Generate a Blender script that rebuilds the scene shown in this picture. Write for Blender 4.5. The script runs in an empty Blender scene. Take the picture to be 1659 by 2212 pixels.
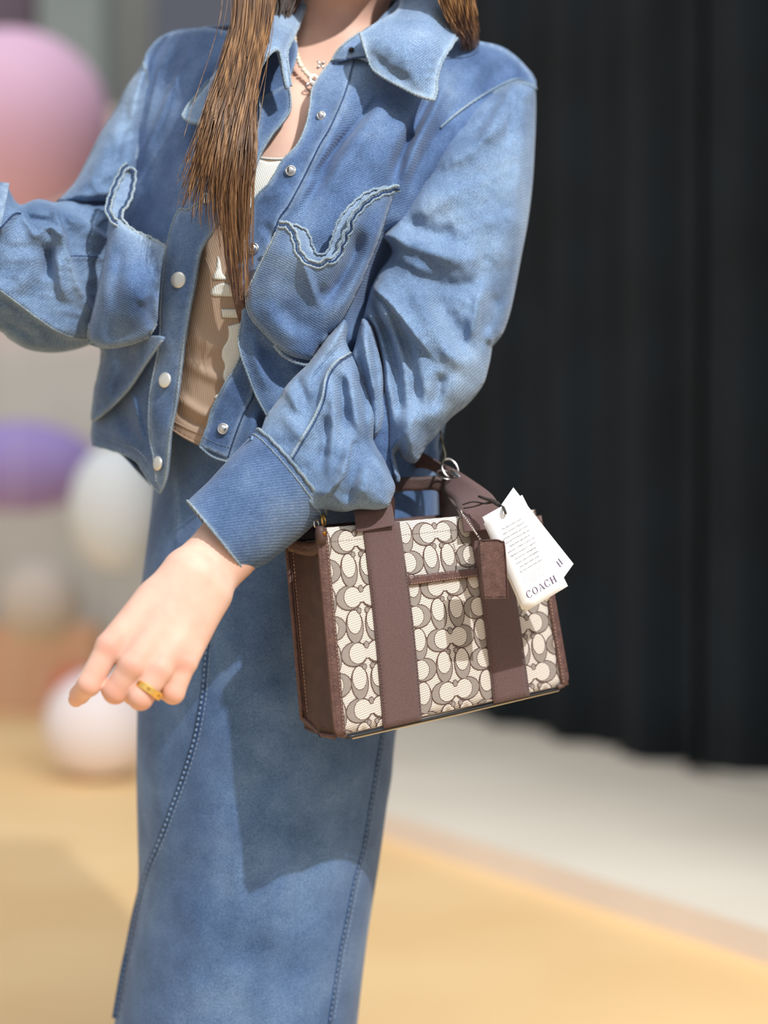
import bpy, math, random
import numpy as np
from mathutils import Vector
from mathutils.geometry import delaunay_2d_cdt
random.seed(4); RNG = np.random.default_rng(4)
SC = bpy.context.scene
COL = SC.collection
FPX = 4000.0                      # focal length in pixels of a 1659 x 2212 frame
CX, CY, CAMZ = 829.5, 1106.0, 0.80

# ---------------------------------------------------------------- camera, world, light
cam = bpy.data.cameras.new('camera'); camo = bpy.data.objects.new('camera', cam); COL.objects.link(camo)
camo.location = (0, 0, CAMZ); camo.rotation_euler = (math.pi/2, 0, 0)
cam.sensor_fit = 'HORIZONTAL'; cam.sensor_width = 36; cam.lens = FPX/1659*36
cam.clip_end = 60; cam.clip_start = .05
cam.dof.use_dof = True; cam.dof.focus_distance = 2.07; cam.dof.aperture_fstop = cam.lens*.001/.042
SC.camera = camo
w = bpy.data.worlds.new('world'); SC.world = w; w.use_nodes = True
w.node_tree.nodes['Background'].inputs[0].default_value = (.92, .96, 1, 1)
w.node_tree.nodes['Background'].inputs[1].default_value = 0.56
def lamp(kind, name, loc, direction, energy, col=(1,1,1), **k):
    l = bpy.data.lights.new(name, kind); l.energy = energy; l.color = col
    for a, b in k.items(): setattr(l, a, b)
    o = bpy.data.objects.new(name, l); COL.objects.link(o); o.location = loc
    o.rotation_euler = Vector(direction).to_track_quat('-Z', 'Y').to_euler(); return o
lamp('SUN', 'shop_ceiling_glow', (2, -1, 3), (-.10, .50, -.86), 1.5, (1, .98, .95), angle=math.radians(50))
kl = (1.15, .25, 2.82); kt = (-.05, 2.15, .78)
lamp('SPOT', 'key_spotlight', kl, tuple(b-a for a, b in zip(kl, kt)), 430, (1, .985, .955), spot_size=math.radians(52), spot_blend=.6, shadow_soft_size=.022)
SC.view_settings.view_transform = 'Standard'; SC.view_settings.look = 'None'
SC.view_settings.gamma = 1; SC.view_settings.use_curve_mapping = False
SC.view_settings.exposure = -0.05

# ---------------------------------------------------------------- helpers
def P(x, y, d): return ((x-CX)*d/FPX, d, CAMZ-(y-CY)*d/FPX)
def PA(x, y, d):
    x = np.asarray(x, float); y = np.asarray(y, float); d = np.asarray(d, float)
    return np.stack([(x-CX)*d/FPX, d+0*x, CAMZ-(y-CY)*d/FPX], -1)
def s2l(c):
    r = []
    for v in c[:3]:
        v /= 255.; r.append(v/12.92 if v <= .04045 else ((v+.055)/1.055)**2.4)
    return (*r, 1)
class NT:
    def __init__(s, name):
        s.m = bpy.data.materials.new(name); s.m.use_nodes = True; s.t = s.m.node_tree; s.b = s.t.nodes['Principled BSDF']
    def n(s, k, ins=None, **a):
        x = s.t.nodes.new(k)
        for p, v in a.items(): setattr(x, p, v)
        for p, v in (ins or {}).items():
            if isinstance(v, tuple) and len(v) == 2 and hasattr(v[0], 'outputs'): s.t.links.new(v[0].outputs[v[1]], x.inputs[p])
            else: x.inputs[p].default_value = v
        return x
    def to(s, p, src): s.t.links.new(src[0].outputs[src[1]], s.b.inputs[p])
    def mix(s, f, a, b, mode='MIX'):
        x = s.t.nodes.new('ShaderNodeMix'); x.data_type = 'RGBA'; x.blend_type = mode
        for i, v in ((0, f), (6, a), (7, b)):
            if isinstance(v, tuple) and hasattr(v[0], 'outputs'): s.t.links.new(v[0].outputs[v[1]], x.inputs[i])
            else: x.inputs[i].default_value = v
        return (x, 2)
    def ramp(s, src, stops):
        x = s.t.nodes.new('ShaderNodeValToRGB'); s.t.links.new(src[0].outputs[src[1]], x.inputs[0])
        e = x.color_ramp.elements
        while len(e) < len(stops): e.new(.5)
        for q, (p, c) in zip(e, stops): q.position = p; q.color = c if len(c) == 4 else (*c, 1)
        return (x, 0)
def plain(name, col, rough=.7, metal=0, **k):
    q = NT(name); q.b.inputs['Base Color'].default_value = s2l(col); q.b.inputs['Roughness'].default_value = rough
    q.b.inputs['Metallic'].default_value = metal
    for a, b in k.items(): q.b.inputs[a].default_value = b
    return q.m
def wcoord(q, angle, freq):
    """wave of fine diagonal lines across object space, angle in degrees in the upright plane"""
    tc = q.n('ShaderNodeTexCoord')
    a = math.radians(angle)
    v = q.n('ShaderNodeVectorMath', {0: (tc, 'Object'), 1: (math.cos(a), .10, math.sin(a))}, operation='DOT_PRODUCT')
    nz = q.n('ShaderNodeTexNoise', {'Vector': (tc, 'Object'), 'Scale': 330., 'Detail': 3.})
    m = q.n('ShaderNodeMath', {0: (v, 'Value'), 1: freq*2*math.pi}, operation='MULTIPLY')
    m2 = q.n('ShaderNodeMath', {0: (nz, 0), 1: 3.4}, operation='MULTIPLY')
    ad = q.n('ShaderNodeMath', {0: (m, 0), 1: (m2, 0)}, operation='ADD')
    sn = q.n('ShaderNodeMath', {0: (ad, 0)}, operation='SINE')
    return tc, (sn, 0)
def denim(name, angle, dark=(60, 83, 122), mid=(90, 116, 156), pale=(158, 180, 204), twill=.25, freq=430):
    q = NT(name); tc, sn = wcoord(q, angle, freq)
    big = q.n('ShaderNodeTexNoise', {'Vector': (tc, 'Object'), 'Scale': 9., 'Detail': 4., 'Roughness': .6})
    fine = q.n('ShaderNodeTexNoise', {'Vector': (tc, 'Object'), 'Scale': 620., 'Detail': 3., 'Roughness': .7})
    base = q.ramp((big, 0), [(.3, s2l(dark)), (.5, s2l(mid)), (.72, s2l(tuple((m+p)/2 for m, p in zip(mid, pale))))])
    tw = q.ramp(sn, [(0.15, (.62, .66, .72, 1)), (.85, (1.18, 1.14, 1.1, 1))])
    col = q.mix(twill*2, base, q.mix(1., base, tw, 'MULTIPLY'))
    fr = q.ramp((fine, 0), [(.34, (.42, .47, .56, 1)), (.5, (1, 1, 1, 1)), (.68, (1.75, 1.64, 1.5, 1))])
    col = q.mix(.62, col, q.mix(1., col, fr, 'MULTIPLY'))
    at = q.n('ShaderNodeAttribute', attribute_name='wear')
    pn = q.n('ShaderNodeTexNoise', {'Vector': (tc, 'Object'), 'Scale': 150., 'Detail': 2.})
    wm = q.n('ShaderNodeMath', {0: (at, 'Fac'), 1: (pn, 0)}, operation='MULTIPLY')
    wm2 = q.n('ShaderNodeMath', {0: (wm, 0), 1: 1.5}, operation='MULTIPLY', use_clamp=True)
    col = q.mix((wm2, 0), col, s2l(pale))
    q.to('Base Color', col); q.b.inputs['Roughness'].default_value = .9
    q.b.inputs['Specular IOR Level'].default_value = .15
    q.b.inputs['Sheen Weight'].default_value = .12
    bp = q.n('ShaderNodeBump', {'Height': sn, 'Strength': .25, 'Distance': .0006}); q.to('Normal', (bp, 0))
    return q.m
def noisy(name, c1, c2, scale, rough=.6, bump=0, bscale=None, metal=0, sheen=0, detail=4.):
    q = NT(name); tc = q.n('ShaderNodeTexCoord')
    nz = q.n('ShaderNodeTexNoise', {'Vector': (tc, 'Object'), 'Scale': float(scale), 'Detail': detail})
    q.to('Base Color', q.ramp((nz, 0), [(.32, s2l(c1)), (.68, s2l(c2))]))
    q.b.inputs['Roughness'].default_value = rough; q.b.inputs['Metallic'].default_value = metal
    q.b.inputs['Sheen Weight'].default_value = sheen
    if bump:
        n2 = q.n('ShaderNodeTexNoise', {'Vector': (tc, 'Object'), 'Scale': float(bscale or scale), 'Detail': 2.})
        bp = q.n('ShaderNodeBump', {'Height': (n2, 0), 'Strength': bump, 'Distance': .002}); q.to('Normal', (bp, 0))
    return q.m
ROOTLOC = {}
def link(name, verts, faces, mat, parent=None, smooth=True, loc=None, attrs=None, mats=None, midx=None):
    me = bpy.data.meshes.new(name)
    verts = np.asarray(verts, float)
    off = np.array(loc if loc is not None else (ROOTLOC.get(parent.name, (0, 0, 0)) if parent else (0, 0, 0)), float)
    me.from_pydata((verts-off).tolist(), [], [tuple(int(i) for i in f) for f in faces])
    for m in (mats or [mat]): me.materials.append(m)
    if midx is not None: me.polygons.foreach_set('material_index', np.asarray(midx, np.int32))
    if smooth: me.polygons.foreach_set('use_smooth', [True]*len(me.polygons))
    for k, v in (attrs or {}).items():
        a = me.attributes.new(k, 'FLOAT', 'POINT'); a.data.foreach_set('value', np.asarray(v, np.float32))
    me.update()
    o = bpy.data.objects.new(name, me); COL.objects.link(o)
    if parent: o.parent = parent; ROOTLOC[o.name] = tuple(off)
    else: o.location = off; ROOTLOC[o.name] = tuple(off)
    return o
def tag(o, label=None, cat=None, group=None, kind=None):
    if label: o['label'] = label
    if cat: o['category'] = cat
    if group: o['group'] = group
    if kind: o['kind'] = kind
    return o
def crs(pts, closed=False, sub=8, step=None):
    """Catmull-Rom through points; a third value 1 marks a sharp corner"""
    pts = [tuple(p) for p in pts]; n = len(pts); out = []
    rng = range(n) if closed else range(n-1)
    for i in rng:
        p1, p2 = pts[i], pts[(i+1) % n]
        p0 = pts[i-1] if (closed or i > 0) else p1
        p3 = pts[(i+2) % n] if (closed or i+2 < n) else p2
        if len(p1) > 2 and p1[-1] == 'c': p0 = p1
        if len(p2) > 2 and p2[-1] == 'c': p3 = p2
        a = [np.array([float(v) for v in p if v != 'c']) for p in (p0, p1, p2, p3)]
        L = np.linalg.norm((a[2]-a[1])[:2]); k = max(1, int(round(L/step))) if step else sub
        for j in range(k):
            t = j/k
            out.append(.5*((2*a[1])+(-a[0]+a[2])*t+(2*a[0]-5*a[1]+4*a[2]-a[3])*t*t+(-a[0]+3*a[1]-3*a[2]+a[3])*t**3))
    if not closed: out.append(np.array([float(v) for v in pts[-1] if v != 'c']))
    return np.array(out)
def segd(px, py, L, closed=False):
    """distance, signed side and 0..1 position along polyline L for arrays of points"""
    A = L[:, :2]; B = np.roll(A, -1, 0)
    if not closed: A, B = A[:-1], B[:-1]
    ln = np.hypot(*(B-A).T)+1e-9; cum = np.concatenate([[0], np.cumsum(ln)])
    best = np.full(px.shape, 1e9); side = np.zeros(px.shape); tt = np.zeros(px.shape)
    for i in range(len(A)):
        dx, dy = (B[i]-A[i]); ux, uy = px-A[i, 0], py-A[i, 1]
        t = np.clip((ux*dx+uy*dy)/(ln[i]**2), 0, 1)
        ex, ey = ux-t*dx, uy-t*dy; dd = ex*ex+ey*ey
        m = dd < best
        best[m] = dd[m]; side[m] = np.sign(dx*uy-dy*ux)[m]; tt[m] = ((cum[i]+t*ln[i])/cum[-1])[m]
    return np.sqrt(best), side, tt
def inside(px, py, poly):
    x, y = poly[:, 0], poly[:, 1]; r = np.zeros(px.shape, bool); j = len(x)-1
    for i in range(len(x)):
        c = ((y[i] > py) != (y[j] > py)) & (px < (x[j]-x[i])*(py-y[i])/(y[j]-y[i]+1e-12)+x[i])
        r ^= c; j = i
    return r
class TPS:
    def __init__(s, pts, lam=0.):
        p = np.array(pts, float); s.x = p[:, :2]/500.; n = len(p)
        K = s.k(s.x, s.x)+lam*np.eye(n); Q = np.hstack([np.ones((n, 1)), s.x])
        M = np.block([[K, Q], [Q.T, np.zeros((3, 3))]]); s.w = np.linalg.solve(M, np.concatenate([p[:, 2], [0, 0, 0]]))
    def k(s, a, b):
        r2 = ((a[:, None]-b[None])**2).sum(-1); return .5*r2*np.log(r2+1e-12)
    def __call__(s, px, py):
        px = np.asarray(px, float); sh = px.shape; q = np.stack([px.ravel(), np.asarray(py, float).ravel()], 1)/500.
        return (s.k(q, s.x) @ s.w[:-3]+s.w[-3]+q @ s.w[-2:]).reshape(sh)
def folds(px, py, fl):
    """sum of fold heights in metres; fl = [(points, width_px, height_mm, kind)]; wear returned too"""
    h = np.zeros(px.shape); wr = np.zeros(px.shape)
    for f in fl:
        pts, wd, amp, kind = f[:4]
        L = crs(pts, sub=6)
        x0, y0 = L.min(0)-wd*4; x1, y1 = L.max(0)+wd*4
        m = (px > x0) & (px < x1) & (py > y0) & (py < y1)
        if not m.any(): continue
        d, sd, t = segd(px[m], py[m], L)
        if 'n' in kind: tp = np.ones_like(t)
        else:
            e = np.clip(np.minimum(t, 1-t)/.3, 0, 1); tp = e*e*(3-2*e)
            if 'a' in kind: e = np.clip((1-t)/.4, 0, 1); tp = e*e*(3-2*e)      # full at start
            if 'z' in kind: e = np.clip(t/.4, 0, 1); tp = e*e*(3-2*e)          # full at end
        if 'L' in kind or 'R' in kind:
            s = d*sd*(1 if 'R' in kind else -1)
            pr = np.where(s >= 0, np.exp(-(s/wd)**1.3), np.exp(-(s/(.14*wd+1.5))**2))
        else: pr = np.exp(-(d/wd)**2)
        h[m] += amp*.0015*tp*pr
        if amp > 0 and 'w' in kind: wr[m] += tp*np.exp(-(d/6.)**2)*.5
    return h, wr
def wob(px, py, amp, sc, seed=0, n=7):
    r = np.random.default_rng(seed+11); o = np.zeros(np.shape(px))
    for i in range(n):
        a = r.uniform(0, 6.28); f = r.uniform(.6, 1.6)/sc
        b = r.uniform(0, 6.28); g = r.uniform(.6, 1.6)/sc
        o += np.sin((px*math.cos(a)+py*math.sin(a))*f*6.28+r.uniform(0, 6.28)+1.3*np.sin((px*math.cos(b)+py*math.sin(b))*g*4+b))
    return o*amp*.001/n**.5
def rnd(px, py, edges, R, T):
    """depth added near the given edges so the cloth rolls away there"""
    o = np.zeros(np.shape(px))
    best = np.full(np.shape(px), 1e9)
    for e in edges: best = np.minimum(best, segd(px, py, e)[0])
    s = np.clip(best/R, 0, 1)
    return T*(1-np.sqrt(1-(1-s)**2+1e-9))
def sheet(name, outline, fn, mat, parent, step=5., back=None, thick=.0016, wear=(), wedge=.5, raw=False):
    """a cloth piece: outline in a front elevation, each point at its own distance fn(x, y); closed by back() or given thickness"""
    O = outline if raw else crs(outline, True, step=step)
    x0, y0 = O.min(0); x1, y1 = O.max(0)
    gx, gy = np.meshgrid(np.arange(x0, x1, step), np.arange(y0, y1, step*.866))
    gx = gx+(np.arange(gx.shape[0]) % 2)[:, None]*step*.5
    gx, gy = gx.ravel(), gy.ravel()
    m = inside(gx, gy, O); gx, gy = gx[m], gy[m]
    d = segd(gx, gy, O, True)[0]; m = d > step*.55; gx, gy = gx[m], gy[m]
    n = len(O)
    X = np.concatenate([O[:, 0], gx]); Y = np.concatenate([O[:, 1], gy])
    V, _, Fc, ov, _, _ = delaunay_2d_cdt([Vector((a, b)) for a, b in zip(X, Y)], [], [list(range(n))], 1, 1e-3)
    V = np.array([tuple(v) for v in V]); X, Y = V[:, 0], V[:, 1]
    F = np.array([f for f in Fc if len(f) == 3])
    a, b, c = V[F[:, 0]], V[F[:, 1]], V[F[:, 2]]
    cr = (b[:, 0]-a[:, 0])*(c[:, 1]-a[:, 1])-(b[:, 1]-a[:, 1])*(c[:, 0]-a[:, 0])
    F = np.where((cr > 0)[:, None], F[:, ::-1], F)      # front faces the camera side
    r = fn(X, Y); D, wr = r if isinstance(r, tuple) else (r, np.zeros_like(X))
    de = segd(X, Y, O, True)[0]
    W = wr+wedge*np.exp(-(de/7.)**2)
    for s in wear: W += .8*np.exp(-(segd(X, Y, crs(s, sub=6))[0]/7.)**2)
    pts = PA(X, Y, D)
    if back is not None:
        rb = back(X, Y); Db = rb[0] if isinstance(rb, tuple) else rb
        onb = de < 1e-3
        idx = np.full(len(X), -1); idx[onb] = np.nonzero(onb)[0]
        k = np.nonzero(~onb)[0]; idx[k] = len(X)+np.arange(len(k))
        pts = np.concatenate([pts, PA(X[k], Y[k], Db[k])]); W = np.concatenate([W, W[k]])
        F2 = idx[F[:, ::-1]]; F = np.concatenate([F, F2])
    o = link(name, pts, F, mat, parent, attrs={'wear': np.clip(W, 0, 1)})
    if back is None and thick:
        md = o.modifiers.new('thickness', 'SOLIDIFY'); md.thickness = thick; md.offset = -1
    return o
def tube(name, pts, rad, mat, parent, seg=8, cap=True, rope=0., ropep=.004, flat=1., mats=None):
    V, F = tubegeo(pts, rad, seg, cap, rope, ropep, flat)
    return link(name, V, F, mat, parent)
def tubegeo(pts, rad, seg=8, cap=True, rope=0., ropep=.004, flat=1., up=None, closed=False):
    p = np.array(pts, float); n = len(p)
    if closed: T = np.roll(p, -1, 0)-np.roll(p, 1, 0)
    else: T = np.gradient(p, axis=0)
    T /= np.linalg.norm(T, axis=1)[:, None]+1e-12
    U = np.zeros_like(p); u = np.array(up if up is not None else (0, 1., 0)); 
    for i in range(n):
        u2 = (np.array(up, float) if up is not None else u); u2 = u2-T[i]*np.dot(u2, T[i])
        if np.linalg.norm(u2) < 1e-6: u2 = np.cross(T[i], (1, 0, 0))
        u = u2/np.linalg.norm(u2); U[i] = u
    Bn = np.cross(T, U)
    R = np.broadcast_to(np.asarray(rad, float), (n,)).copy()
    if rope:
        L = np.concatenate([[0], np.cumsum(np.linalg.norm(np.diff(p, axis=0), axis=1))])
    V = []; F = []
    for i in range(n):
        for k in range(seg):
            a = 2*math.pi*k/seg; r = R[i]
            if rope: r *= 1+rope*math.sin(2*math.pi*L[i]/ropep+a)
            V.append(p[i]+r*(math.cos(a)*U[i]*flat+math.sin(a)*Bn[i]))
    for i in range(n if closed else n-1):
        j = (i+1) % n
        for k in range(seg):
            k2 = (k+1) % seg; F.append((i*seg+k, i*seg+k2, j*seg+k2, j*seg+k))
    if cap and not closed:
        F.append(tuple(range(seg))[::-1]); F.append(tuple((n-1)*seg+k for k in range(seg)))
    return V, F
def merge(gs):
    V = []; F = []
    for v, f in gs:
        k = len(V); V += list(v); F += [tuple(i+k for i in q) for q in f]
    return V, F
def onsurf(pts, fn, lift=0., step=4, closed=False):
    L = crs(pts, closed, step=step); r = fn(L[:, 0], L[:, 1]); D = r[0] if isinstance(r, tuple) else r
    return PA(L[:, 0], L[:, 1], D-lift)
def seam(name, pts, fn, r, mat, parent, lift=None, step=3, rope=.28, seg=6, closed=False):
    p = onsurf(pts, fn, r*.35 if lift is None else lift, step, closed)
    return tube(name, p, r, mat, parent, seg=seg, rope=rope, ropep=.0045)
def stitches(name, pts, fn, mat, parent, r=.00045, gap=9, frac=.6, lift=.0008):
    L = crs(pts, step=1.5); s = np.concatenate([[0], np.cumsum(np.hypot(*np.diff(L[:, :2], axis=0).T))])
    r0 = fn(L[:, 0], L[:, 1]); D = r0[0] if isinstance(r0, tuple) else r0; p = PA(L[:, 0], L[:, 1], D-lift); g = []
    k = 0
    while (k+1)*gap < s[-1]:
        a, b = k*gap, (k+frac)*gap
        q = np.array([[np.interp(v, s, p[:, c]) for c in range(3)] for v in np.linspace(a, b, 3)])
        g.append(tubegeo(q, [r*.7, r, r*.7], 5)); k += 1
    V, F = merge(g); return tag(link(name, V, F, mat, parent), kind='stuff')
def revolve(name, prof, loc, axis, mat, parent, seg=24):
    """lathe of (radius, height) profile about axis through loc"""
    ax = Vector(axis).normalized(); q = ax.to_track_quat('Z', 'Y'); V = []; F = []
    for i, (r, h) in enumerate(prof):
        for k in range(seg):
            a = 2*math.pi*k/seg; v = q @ Vector((r*math.cos(a), r*math.sin(a), h)); V.append((v.x+loc[0], v.y+loc[1], v.z+loc[2]))
    for i in range(len(prof)-1):
        for k in range(seg):
            k2 = (k+1) % seg; F.append((i*seg+k, i*seg+k2, (i+1)*seg+k2, (i+1)*seg+k))
    F.append(tuple(range(seg))[::-1]); F.append(tuple((len(prof)-1)*seg+k for k in range(seg)))
    return link(name, V, F, mat, parent)
def box(name, lo, hi, mat, parent=None, loc=None, bev=0):
    x0, y0, z0 = lo; x1, y1, z1 = hi
    V = [(x0, y0, z0), (x1, y0, z0), (x1, y1, z0), (x0, y1, z0), (x0, y0, z1), (x1, y0, z1), (x1, y1, z1), (x0, y1, z1)]
    F = [(3, 2, 1, 0), (4, 5, 6, 7), (0, 1, 5, 4), (1, 2, 6, 5), (2, 3, 7, 6), (3, 0, 4, 7)]
    o = link(name, V, F, mat, parent, smooth=False, loc=loc)
    if bev: b = o.modifiers.new('bevel', 'BEVEL'); b.width = bev; b.segments = 3
    return o
# ---------------------------------------------------------------- materials
M_JK = denim('denim_jacket_twill', 118)
M_JK2 = denim('denim_jacket_twill_cross', 62)
M_JKC = denim('denim_cuff_twill', 98, twill=.36, freq=330)
M_JKS = denim('denim_sleeve_twill', 140, dark=(82, 106, 140), mid=(114, 139, 171), pale=(166, 186, 208), twill=.24)  # paler than the body denim: frontal light is mixed into this colour
M_SK = denim('denim_skirt_twill', 72, dark=(64, 90, 130), mid=(84, 112, 154), pale=(132, 162, 200), twill=.12, freq=420)
M_SEAM = denim('pale_frayed_seam', 20, dark=(104, 128, 152), mid=(146, 164, 178), pale=(196, 204, 204), twill=.4, freq=500)
M_SEAMD = denim('denim_seam_dark', 20, dark=(24, 42, 74), mid=(44, 68, 108), pale=(96, 122, 156), twill=.4, freq=500)  # navy seam, darkened further to paint the shade of the pocket slits
M_SKSEAM = denim('skirt_seam_rope', 10, dark=(34, 58, 98), mid=(58, 86, 128), pale=(120, 146, 178), twill=.4, freq=240)
def rib_mat():
    q = NT('ribbed_tan_jersey'); tc = q.n('ShaderNodeTexCoord')
    v = q.n('ShaderNodeVectorMath', {0: (tc, 'Object'), 1: (1, .5, .16)}, operation='DOT_PRODUCT')
    m = q.n('ShaderNodeMath', {0: (v, 'Value'), 1: 2*math.pi*480}, operation='MULTIPLY')
    sn = q.n('ShaderNodeMath', {0: (m, 0)}, operation='SINE')
    q.to('Base Color', q.ramp((sn, 0), [(0., s2l((150, 128, 110))), (1., s2l((180, 156, 136)))]))
    q.b.inputs['Roughness'].default_value = .85
    bp = q.n('ShaderNodeBump', {'Height': (sn, 0), 'Strength': .3, 'Distance': .0006}); q.to('Normal', (bp, 0)); return q.m
M_RIB = rib_mat()
def ribw():
    m = rib_mat(); m.name = 'ribbed_cream_print'
    r = [n for n in m.node_tree.nodes if n.type == 'VALTORGB'][0].color_ramp.elements
    r[0].color = s2l((206, 208, 204)); r[1].color = s2l((238, 238, 230)); return m
M_RIBW = ribw()
def skin_mat():
    q = NT('skin'); tc = q.n('ShaderNodeTexCoord')
    nz = q.n('ShaderNodeTexNoise', {'Vector': (tc, 'Object'), 'Scale': 28., 'Detail': 4.})
    base = q.ramp((nz, 0), [(.3, s2l((214, 170, 152))), (.7, s2l((226, 190, 172)))])
    at = q.n('ShaderNodeAttribute', attribute_name='flush')
    q.to('Base Color', q.mix((at, 'Fac'), base, s2l((214, 142, 126))))
    q.b.inputs['Roughness'].default_value = .55
    q.b.inputs['Specular IOR Level'].default_value = .3
    q.b.inputs['Subsurface Weight'].default_value = .12; q.b.inputs['Subsurface Radius'].default_value = (.012, .005, .003)
    q.b.inputs['Subsurface Scale'].default_value = .6
    n2 = q.n('ShaderNodeTexNoise', {'Vector': (tc, 'Object'), 'Scale': 420., 'Detail': 3.})
    bp = q.n('ShaderNodeBump', {'Height': (n2, 0), 'Strength': .12, 'Distance': .0008}); q.to('Normal', (bp, 0))
    return q.m
M_SKIN = skin_mat()
M_NAIL = plain('fingernail', (236, 190, 180), .25)
M_GOLD = plain('yellow_gold', (250, 204, 110), .34, .85)
M_GOLDD = plain('engraved_gold', (150, 100, 40), .4, 1)
M_SILV = plain('polished_silver', (225, 222, 220), .22, 1)
M_PEARLSNAP = plain('matte_silver_snap', (222, 222, 216), .35, .55)
M_PEARL = plain('cream_pearl', (240, 228, 205), .18, 0, **{'Coat Weight': .6})
M_LEATH = noisy('brown_leather', (64, 46, 44), (82, 60, 57), 90, .5, .35, 700)
M_LEATHP = noisy('pebbled_brown_leather', (78, 54, 50), (98, 70, 64), 120, .45, .5, 420)
M_LEATHD = noisy('dark_brown_leather_gusset', (58, 38, 34), (76, 52, 46), 60, .55, .3, 500)
M_WEB = noisy('brown_webbing', (84, 62, 62), (104, 80, 78), 900, .85, .4, 1500, sheen=.1)
M_THREAD = plain('tan_thread', (176, 146, 128), .8)
M_EDGE = plain('black_edge_paint', (26, 26, 28), .4)
M_TRIMW = plain('cream_edge', (214, 200, 176), .6)
M_CORD = plain('dark_cord', (48, 42, 40), .7)
M_PAPER = plain('white_card', (240, 242, 246), .6)
M_INK = plain('plum_ink', (82, 62, 98), .7)
M_INKG = plain('grey_ink', (84, 82, 94), .7)
M_DARKIN = plain('black_lining', (20, 20, 24), .9)
# ---------------------------------------------------------------- setting
M_FLOOR = noisy('peach_floor', (238, 198, 142), (248, 214, 160), 1.2, .55)
M_WALL = noisy('grey_wall', (190, 194, 192), (206, 208, 204), .8, .9)
M_PLINTH = noisy('cream_platform', (228, 218, 202), (238, 229, 214), 1.5, .7)
M_PLINTHF = noisy('platform_face', (234, 224, 216), (244, 232, 222), 2, .7)
M_CURT = noisy('navy_curtain_cloth', (8, 18, 26), (18, 30, 40), 3, .9)
def struct(o): o['kind'] = 'structure'; return o
struct(link('floor', [(-7, -1.5, 0), (7, -1.5, 0), (7, 9.4, 0), (-7, 9.4, 0), (-7, -1.5, -.05), (7, -1.5, -.05), (7, 9.4, -.05), (-7, 9.4, -.05)],
     [(0, 1, 2, 3), (7, 6, 5, 4), (0, 4, 5, 1), (1, 5, 6, 2), (2, 6, 7, 3), (3, 7, 4, 0)], M_FLOOR, smooth=False))
struct(box('wall_back', (-7, 8.9, 0), (7, 9.1, 4.2), M_WALL))
struct(box('baseboard_back', (-7, 8.86, 0), (7, 8.9, .14), plain('pale_baseboard', (206, 190, 170), .6)))
# low platform on the right with a diagonal front edge
def prism(name, poly, z0, z1, mat, parent=None, mats=None, loc=None):
    n = len(poly); V = [(x, y, z0) for x, y in poly]+[(x, y, z1) for x, y in poly]
    F = [tuple(range(n))[::-1], tuple(range(n, 2*n))]+[(i, (i+1) % n, n+(i+1) % n, n+i) for i in range(n)]
    return link(name, V, F, mat, parent, smooth=False, loc=loc, mats=mats, midx=[0, 0]+[1]*n if mats else None)
pf = prism('display_platform', [(-.42, 5.35), (0, 4.55), (.68, 3.27), (1.5, 1.75), (3.6, 1.75), (3.6, 8.86), (-.42, 8.86)], 0, .06, M_PLINTH, mats=[M_PLINTH, M_PLINTHF])
tag(pf, 'low cream display platform with a diagonal front edge on the peach floor', 'platform')
def curtain(name, a, b, folds_n, top, hemf, label, seed):
    r = random.Random(seed); n = 140; m = 14; V = []; F = []
    dx, dy = b[0]-a[0], b[1]-a[1]; L = math.hypot(dx, dy); nx, ny = dy/L, -dx/L
    ph = [r.uniform(0, 6.28) for _ in range(4)]
    for s in (0, 1):
        for i in range(n+1):
            t = i/n
            off = .05*math.sin(t*folds_n*6.28+ph[0]+.6*math.sin(t*9+ph[1]))+.02*math.sin(t*folds_n*2.7*6.28+ph[2])
            for j in range(m+1):
                z0 = hemf(t); z = z0+(top-z0)*j/m; k = off*(1-.45*j/m)-s*.008
                V.append((a[0]+dx*t+nx*k, a[1]+dy*t+ny*k, z))
    w_ = m+1; N = (n+1)*w_
    for i in range(n):
        for j in range(m):
            q = (i*w_+j, (i+1)*w_+j, (i+1)*w_+j+1, i*w_+j+1); F.append(q); F.append(tuple(v+N for v in q[::-1]))
    for i in range(n):
        F.append((i*w_, i*w_+N, (i+1)*w_+N, (i+1)*w_)); F.append((i*w_+m, (i+1)*w_+m, (i+1)*w_+m+N, i*w_+m+N))
    o = link(name, V, F, M_CURT); return tag(o, label, 'curtain', 'navy curtains on the platform')
def hem1(t): return .063+.03*max(0, (t-.9)/.1)**2
def hem2(t): return .063+.035*math.sin(min(1, t*3.0)*math.pi)
curtain('floor_curtain', (-.25, 8.05), (.93, 5.20), 7, 3.3, hem1, 'dark navy curtain hanging behind the handbag', 3)
curtain('floor_curtain', (.84, 5.30), (1.75, 3.2), 6, 3.3, hem2, 'dark navy curtain at the right edge of the photo', 5)
# balloons and panels far behind on the left
def balloon(label, px, py, d, rx, rz, col, ry=None, floor=False, rough=.35):
    c = P(px, py, d); s = d/FPX; rx *= s; rz *= s; ry = (ry or rx)
    c = (c[0], c[1], rz) if floor else c
    V = []; F = []; n, m = 32, 20
    for i in range(m+1):
        th = math.pi*i/m; rr = math.sin(th); zz = math.cos(th)
        for k in range(n):
            a = 2*math.pi*k/n; V.append((c[0]+rx*rr*math.cos(a), c[1]+ry*rr*math.sin(a), c[2]+rz*zz))
    for i in range(m):
        for k in range(n): F.append((i*n+k, (i+1)*n+k, (i+1)*n+(k+1) % n, i*n+(k+1) % n))
    base = (c[0], c[1], c[2]-rz)
    o = link('balloon', V, F, plain('balloon_rubber', col, .6), loc=base)
    tag(o, label, 'balloon', 'balloons behind the person')
    if not floor:
        tube('ribbon', [(c[0], c[1], c[2]-rz), (c[0]+.01, c[1], (c[2]-rz)/2), (c[0], c[1], 0.002)], .0015, M_PAPER, o, 5)
    return o
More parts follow.
